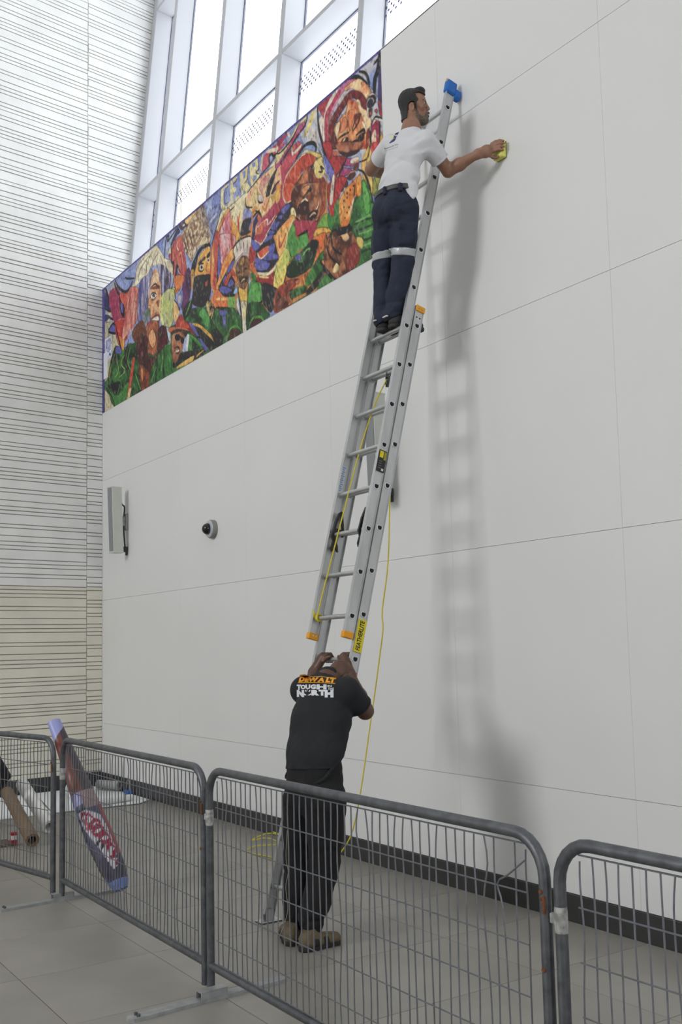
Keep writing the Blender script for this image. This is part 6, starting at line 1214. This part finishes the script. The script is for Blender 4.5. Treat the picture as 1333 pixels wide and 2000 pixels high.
["P",[220,200,190],1,[6360,6401,6421,6371,6444,6315,6380,6285,6364,6194,6315,6225,6307,6336]],["P",[60,50,70],1,[6320,6345,6371,6351,6394,6309,6367,6276,6318,6300]],["P",[70,56,70],1,[6330,6271,6379,6263,6377,6203,6339,6206]],["P",[200,90,60],1,[6373,6220,6371,6213,6365,6208,6358,6208,6351,6211,6344,6218,6340,6227,6338,6237,6340,6244,6345,6249,6352,6249,6360,6246,6367,6239,6371,6230]],
["L",[34,34,38],12,[6347,6378,6408,6355,6431,6306,6393,6279]],["P",[160,40,80],1,[6375,6158,6471,6106,6481,6041,6449,5880,6413,5896,6431,6034,6395,6051,6356,6008,6360,6097]],["P",[190,60,60],1,[6467,6281,6502,6256,6521,6127,6486,6159]],["P",[200,80,80],1,[6415,6223,6452,6220,6450,6183]],["L",[230,222,206],16,[6386,6130,6437,6152,6531,6092]],["L",[34,34,38],8,[6373,6121,6425,6165,6532,6100]],
["P",[226,200,170],1,[6369,6025,6420,6054,6425,5890,6365,5917]],["L",[34,34,38],10,[6483,6093,6483,5965,6461,5874]],["P",[230,180,80],1,[6489,5963,6527,5990,6522,5888,6474,5880]],["L",[34,34,38],12,[6346,6073,6352,5923]],["T",[190,120,84],[110,56,44],[11,9,20],1,[5834,6201,6224,6026,6141,5967,5979,6019,5864,6108]],["P",[70,36,36],1,[5864,6108,5979,6009,6141,5967,6174,5991,6110,6009,5980,6047]],
["P",[214,120,90],1,[5762,6143,5806,6144,5880,6081,5828,6069,5778,6101]],["L",[34,34,38],8,[5762,6143,5795,6084,5879,6057]],["P",[186,60,60],1,[5609,6302,5748,6239,5778,6106,5962,6016,5839,5912,5756,5996,5658,6179]],["P",[120,120,190],1,[5640,6177,5806,5926,5736,5906,5670,6033]],["P",[176,66,120],1,[5961,5997,6139,5920,6170,5887,6073,5881,5943,5946]],
["P",[176,66,120],1,[5872,5869,5942,5927,6056,5864,6021,5835]],["P",[224,206,190],1,[6059,5954,6172,5925,6138,5882,6041,5923]],["P",[130,130,190],1,[5926,5949,6089,5874,6056,5869,5925,5934]],["L",[34,34,38],9,[5856,5885,5943,5956,5995,6002]],["P",[226,180,90],1,[6218,5876,6331,5959,6295,5843,6277,5775,6344,5522,6286,5620,6227,5711,6214,5783]],
["T",[214,90,50],[230,180,80],[6,6,0],1,[6274,5719,6352,5724,6361,5571,6329,5528,6285,5602]],["P",[196,60,60],1,[6363,5964,6483,5910,6403,5833,6343,5860]],["P",[230,196,110],1,[6330,5922,6359,5881,6326,5820,6279,5831]],["P",[226,190,100],1,[6326,5820,6351,5687,6376,5565,6433,5468,6371,5437,6344,5522,6259,5726]],["P",[120,160,60],1,[6361,5562,6470,5610,6464,5483,6371,5437]],
["P",[170,170,80],1,[6380,5647,6470,5619,6421,5528,6359,5516]],["P",[140,150,206],1,[6351,5501,6403,5479,6371,5437]],["L",[34,34,38],10,[6167,5812,6244,5751,6316,5608,6341,5467,6371,5428]],["L",[34,34,38],7,[6340,5974,6296,5861,6154,5885]],["P",[96,160,76],1,[6202,5693,6257,5679,6315,5580,6341,5449,6263,5460,6206,5596]],
["T",[84,150,72],[54,100,54],[7,6,30],1,[6057,5503,6125,5572,6206,5596,6341,5449,6369,5400,6344,4993,6133,4982,6155,5144,6019,5364]],["P",[110,180,90],1,[6209,5671,6256,5661,6313,5516,6307,5387,6245,5402]],["L",[36,70,38],9,[6084,5359,6212,5349,6335,5321]],["L",[36,70,38],9,[6113,5291,6240,5272,6348,5260]],["L",[36,70,38],9,[6173,5194,6266,5160,6344,5160]],
["L",[36,70,38],9,[6184,5077,6278,5072,6339,5041]],["L",[120,180,100],7,[6101,5372,6228,5361,6337,5357]],["L",[120,180,100],7,[6144,5252,6254,5230,6346,5224]],["L",[120,180,100],7,[6202,5127,6280,5118,6349,5102]],["T",[226,130,50],[236,176,90],[7,7,0],1,[5845,5615,5916,5704,6149,5762,6197,5752,6190,5584,6093,5585,6004,5408,5887,5404]],["P",[232,160,70],1,[6132,5741,6196,5743,6190,5584,6126,5600]],
["L",[34,34,38],7,[6106,5713,6094,5613]],["L",[232,206,180],9,[6094,5603,5998,5468]],["P",[80,40,30],1,[6042,5682,6040,5678,6038,5675,6034,5675,6029,5677,6025,5680,6023,5685,6022,5690,6023,5694,6026,5697,6030,5697,6034,5695,6038,5692,6041,5687]],
["P",[80,40,30],1,[5992,5673,5991,5669,5988,5667,5984,5666,5979,5668,5975,5671,5973,5676,5972,5681,5973,5685,5976,5688,5980,5688,5985,5687,5988,5683,5991,5678]],["P",[80,40,30],1,[6091,5700,6090,5696,6087,5694,6083,5693,6079,5695,6075,5698,6073,5703,6072,5708,6073,5712,6076,5715,6080,5715,6084,5713,6088,5710,6091,5705]],
["P",[80,40,30],1,[5990,5635,5989,5631,5986,5628,5982,5628,5978,5630,5974,5633,5971,5638,5971,5643,5972,5647,5975,5650,5979,5650,5983,5648,5987,5645,5989,5640]],["P",[80,40,30],1,[5940,5626,5939,5622,5936,5619,5932,5619,5927,5621,5924,5624,5921,5629,5920,5634,5921,5638,5924,5641,5928,5641,5933,5639,5937,5636,5939,5631]],
["P",[80,40,30],1,[5938,5569,5936,5565,5934,5562,5930,5562,5925,5563,5921,5567,5919,5572,5918,5577,5919,5581,5922,5583,5926,5584,5930,5582,5934,5579,5937,5574]],["P",[80,40,30],1,[5985,5502,5984,5498,5981,5495,5977,5495,5972,5497,5969,5500,5966,5505,5965,5510,5966,5514,5969,5516,5973,5517,5978,5515,5982,5512,5984,5507]],
["P",[80,40,30],1,[5950,5467,5949,5463,5946,5460,5942,5460,5938,5462,5934,5465,5931,5470,5931,5475,5932,5479,5935,5481,5939,5482,5943,5480,5947,5477,5949,5472]],["P",[80,40,30],1,[6019,5537,6018,5533,6015,5530,6011,5530,6007,5531,6003,5535,6001,5540,6000,5545,6001,5549,6004,5551,6008,5552,6012,5550,6016,5547,6018,5542]],["P",[96,54,46],1,[5988,5820,6022,5845,6087,5836,6118,5785,6035,5771]],
["P",[110,60,50],1,[6080,5859,6106,5896,6170,5887,6151,5809]],["P",[110,60,50],1,[5869,5791,5920,5800,5934,5735,5883,5727]],["P",[100,54,46],1,[5920,5809,5971,5808,6001,5747,5951,5738]],["L",[220,160,140],6,[6080,5859,6106,5900,6170,5887]],["L",[220,160,140],6,[5996,5826,6030,5846,6103,5825]],["P",[190,50,50],1,[5693,5704,5771,5930,5821,5890,5777,5632,5757,5551,5690,5626]],
["P",[228,210,190],1,[5702,5720,5753,5918,5796,5910,5764,5735,5735,5668]],["T",[190,56,50],[176,46,56],[7,7,0],1,[5779,5670,5821,5880,5987,5811,5901,5739,5848,5682]],["P",[72,136,66],1,[5774,5544,5831,5689,5843,5567,5736,5450]],["T",[180,116,76],[96,54,38],[9,9,20],1,[5608,5319,5717,5418,5853,5378,6017,5327,6140,5149,6134,5001,5904,4973,5752,4980,5602,5162]],
["P",[150,60,50],1,[5962,5174,6125,5173,6134,5001,5955,4995]],["P",[232,190,140],1,[5868,5343,5935,5347,5999,5276,5932,5262]],["L",[34,34,38],9,[5717,5408,5746,5270,5878,5165]],["L",[34,34,38],9,[5643,5326,5692,5210,5841,5081]],["P",[232,206,150],1,[5721,5063,5791,5117,5840,5043,5754,5033]],["P",[210,150,100],1,[5550,5209,5586,5212,5601,5143,5567,5164]],
["P",[34,34,38],1,[5837,5413,6019,5374,6033,5321,5818,5352]],["P",[222,196,110],1,[6111,5235,6205,5182,6186,5105,6124,5164]],["L",[34,34,38],10,[5533,5216,5635,5102,5769,4974]],["L",[92,84,150],22,[-8,6711,6530,6704]],["L",[88,80,150],20,[11,6712,16,4966]],
]

def build_mural():
    x0, x1, z0, z1 = 2, 6526, 4970, 6714
    nu, nv, ss = 870, 232, 2
    X, Z = np.meshgrid(np.linspace(x0, x1, nu * ss), np.linspace(z0, z1, nv * ss), indexing='ij')
    C = np.zeros(X.shape + (3,)); C[:] = lin((150, 160, 205))
    xs_, zs_ = X[:, 0], Z[0]
    def win(pts, m):
        px, pz = [p[0] for p in pts], [p[1] for p in pts]
        a, b = np.searchsorted(xs_, [min(px) - m, max(px) + m]); c, d = np.searchsorted(zs_, [min(pz) - m, max(pz) + m])
        return slice(a, b), slice(c, d)
    ID = np.zeros(X.shape, np.int16)
    for n_i, it in enumerate(MURAL):
        flat = it[-1]; pts = [(flat[i], flat[i + 1]) for i in range(0, len(flat), 2)]
        if it[0] == 'L':
            c, w = it[1], it[2]
            q = spline(pts, 5); sl = win(q, w)
            if X[sl].size == 0: continue
            # stroke width is given in the units of a tile, about 2 mm each; strokes swell and taper like paint
            D, t = seg_dist(X[sl], Z[sl], q); wid = w * 1.25 * (0.62 + 0.38 * np.sin(np.pi * np.clip(t, 0.05, 0.95)))
            a = np.clip((wid - D) / 5.0 + 0.5, 0, 1)[..., None]; C[sl] = C[sl] * (1 - a) + np.array(lin(c)) * a
        else:
            sm = it[2] if it[0] == 'P' else it[4]
            q = spline(pts, 4, True) if sm and len(pts) > 2 else pts
            sl = win(q, 4)
            if X[sl].size == 0: continue
            m = pt_in_poly(X[sl], Z[sl], q)
            if n_i > 8: ID[sl][m] = n_i
            if it[0] == 'P': C[sl][m] = lin(it[1])
            else:
                fx, fz, ang = it[3]; a = math.radians(ang); xx, zz = X[sl] / 1000, Z[sl] / 1000
                u = xx * math.cos(a) + zz * math.sin(a); v = -xx * math.sin(a) + zz * math.cos(a)
                zero = np.zeros_like(u)
                n = noise3([u * fx * 1.3 + 7, v * fz * 1.3 + 3, zero + n_i * 1.7], 77) + 0.55 * noise3([u * fx * 3.1, v * fz * 3.1, zero + n_i * 2.3], 78)
                k = np.clip(n * 0.9 + 0.5, 0, 1)[..., None]
                col = np.array(lin(it[1])) * (1 - k) + np.array(lin(it[2])) * k
                C[sl][m] = col[m]
    # dark outlines where two painted shapes meet
    e = np.zeros(X.shape, bool); e[1:] |= ID[1:] != ID[:-1]; e[:, 1:] |= ID[:, 1:] != ID[:, :-1]
    e2 = e.astype(float)
    e2 = np.maximum.reduce([e2, np.roll(e2, 1, 0), np.roll(e2, 1, 1), np.roll(e2, -1, 0) * .8])
    zero = np.zeros_like(X); al = np.clip(0.42 + 0.5 * noise3([X / 1000 * 5, Z / 1000 * 5, zero + 2], 95), 0, .8)
    a = (e2 * al)[..., None]; C = C * (1 - a) + np.array(lin((34, 30, 36))) * a
    # brush texture and small dark dashes over the paint
    zero = np.zeros_like(X)
    n = noise3([X / 1000 * 34, Z / 1000 * 26, zero], 91) + 0.7 * noise3([X / 1000 * 70, Z / 1000 * 52, zero + 4], 92)
    C *= (1 + 0.20 * n)[..., None]
    d = noise3([X / 1000 * 46 + Z / 1000 * 20, Z / 1000 * 22 - X / 1000 * 10, zero + 9], 93)
    dark = np.clip((d - 0.52) * 9, 0, 1)[..., None] * 0.50; C = C * (1 - dark) + np.array(lin((46, 40, 44))) * dark
    lite = np.clip((-d - 0.56) * 9, 0, 1)[..., None] * 0.14; C = C * (1 - lite) + np.array(lin((236, 226, 206))) * lite
    lum = C.mean(-1, keepdims=True); C = lum + (C - lum) * 0.90
    C = np.clip(1.02 * C ** 1.17, 0.004, 0.9)
    C = C.reshape(nu, ss, nv, ss, 3).mean((1, 3))
    xs2, zs2 = np.linspace(x0, x1, nu) / 1000, np.linspace(z0, z1, nv) / 1000
    P = np.zeros((nu, nv, 3)); P[..., 0] = xs2[:, None]; P[..., 2] = zs2[None]; P[..., 1] = -0.0032
    root = thing('mural', 'wide colourful graffiti portrait mural on the white wall under the windows', 'mural')
    color_grid('print', P[:, ::-1], C[:, ::-1], attr_mat('mural_print', 'print', 0.5, 0.3), root)
    MB().box((x0 / 1000 - .001, -0.0030, z0 / 1000 - .001), (x1 / 1000 + .001, -0.0002, z1 / 1000 + .001)).build('backing', mat('vinyl_backing', (214, 212, 216), .6), root)
    MB().box((0.055, -0.0046, 5.43), (0.20, -0.0034, 5.79)).build('credit_plate', mat('credit_plate', (214, 216, 226), .5), root)
    based(root, (3.26, 0, 4.97))
build_mural()
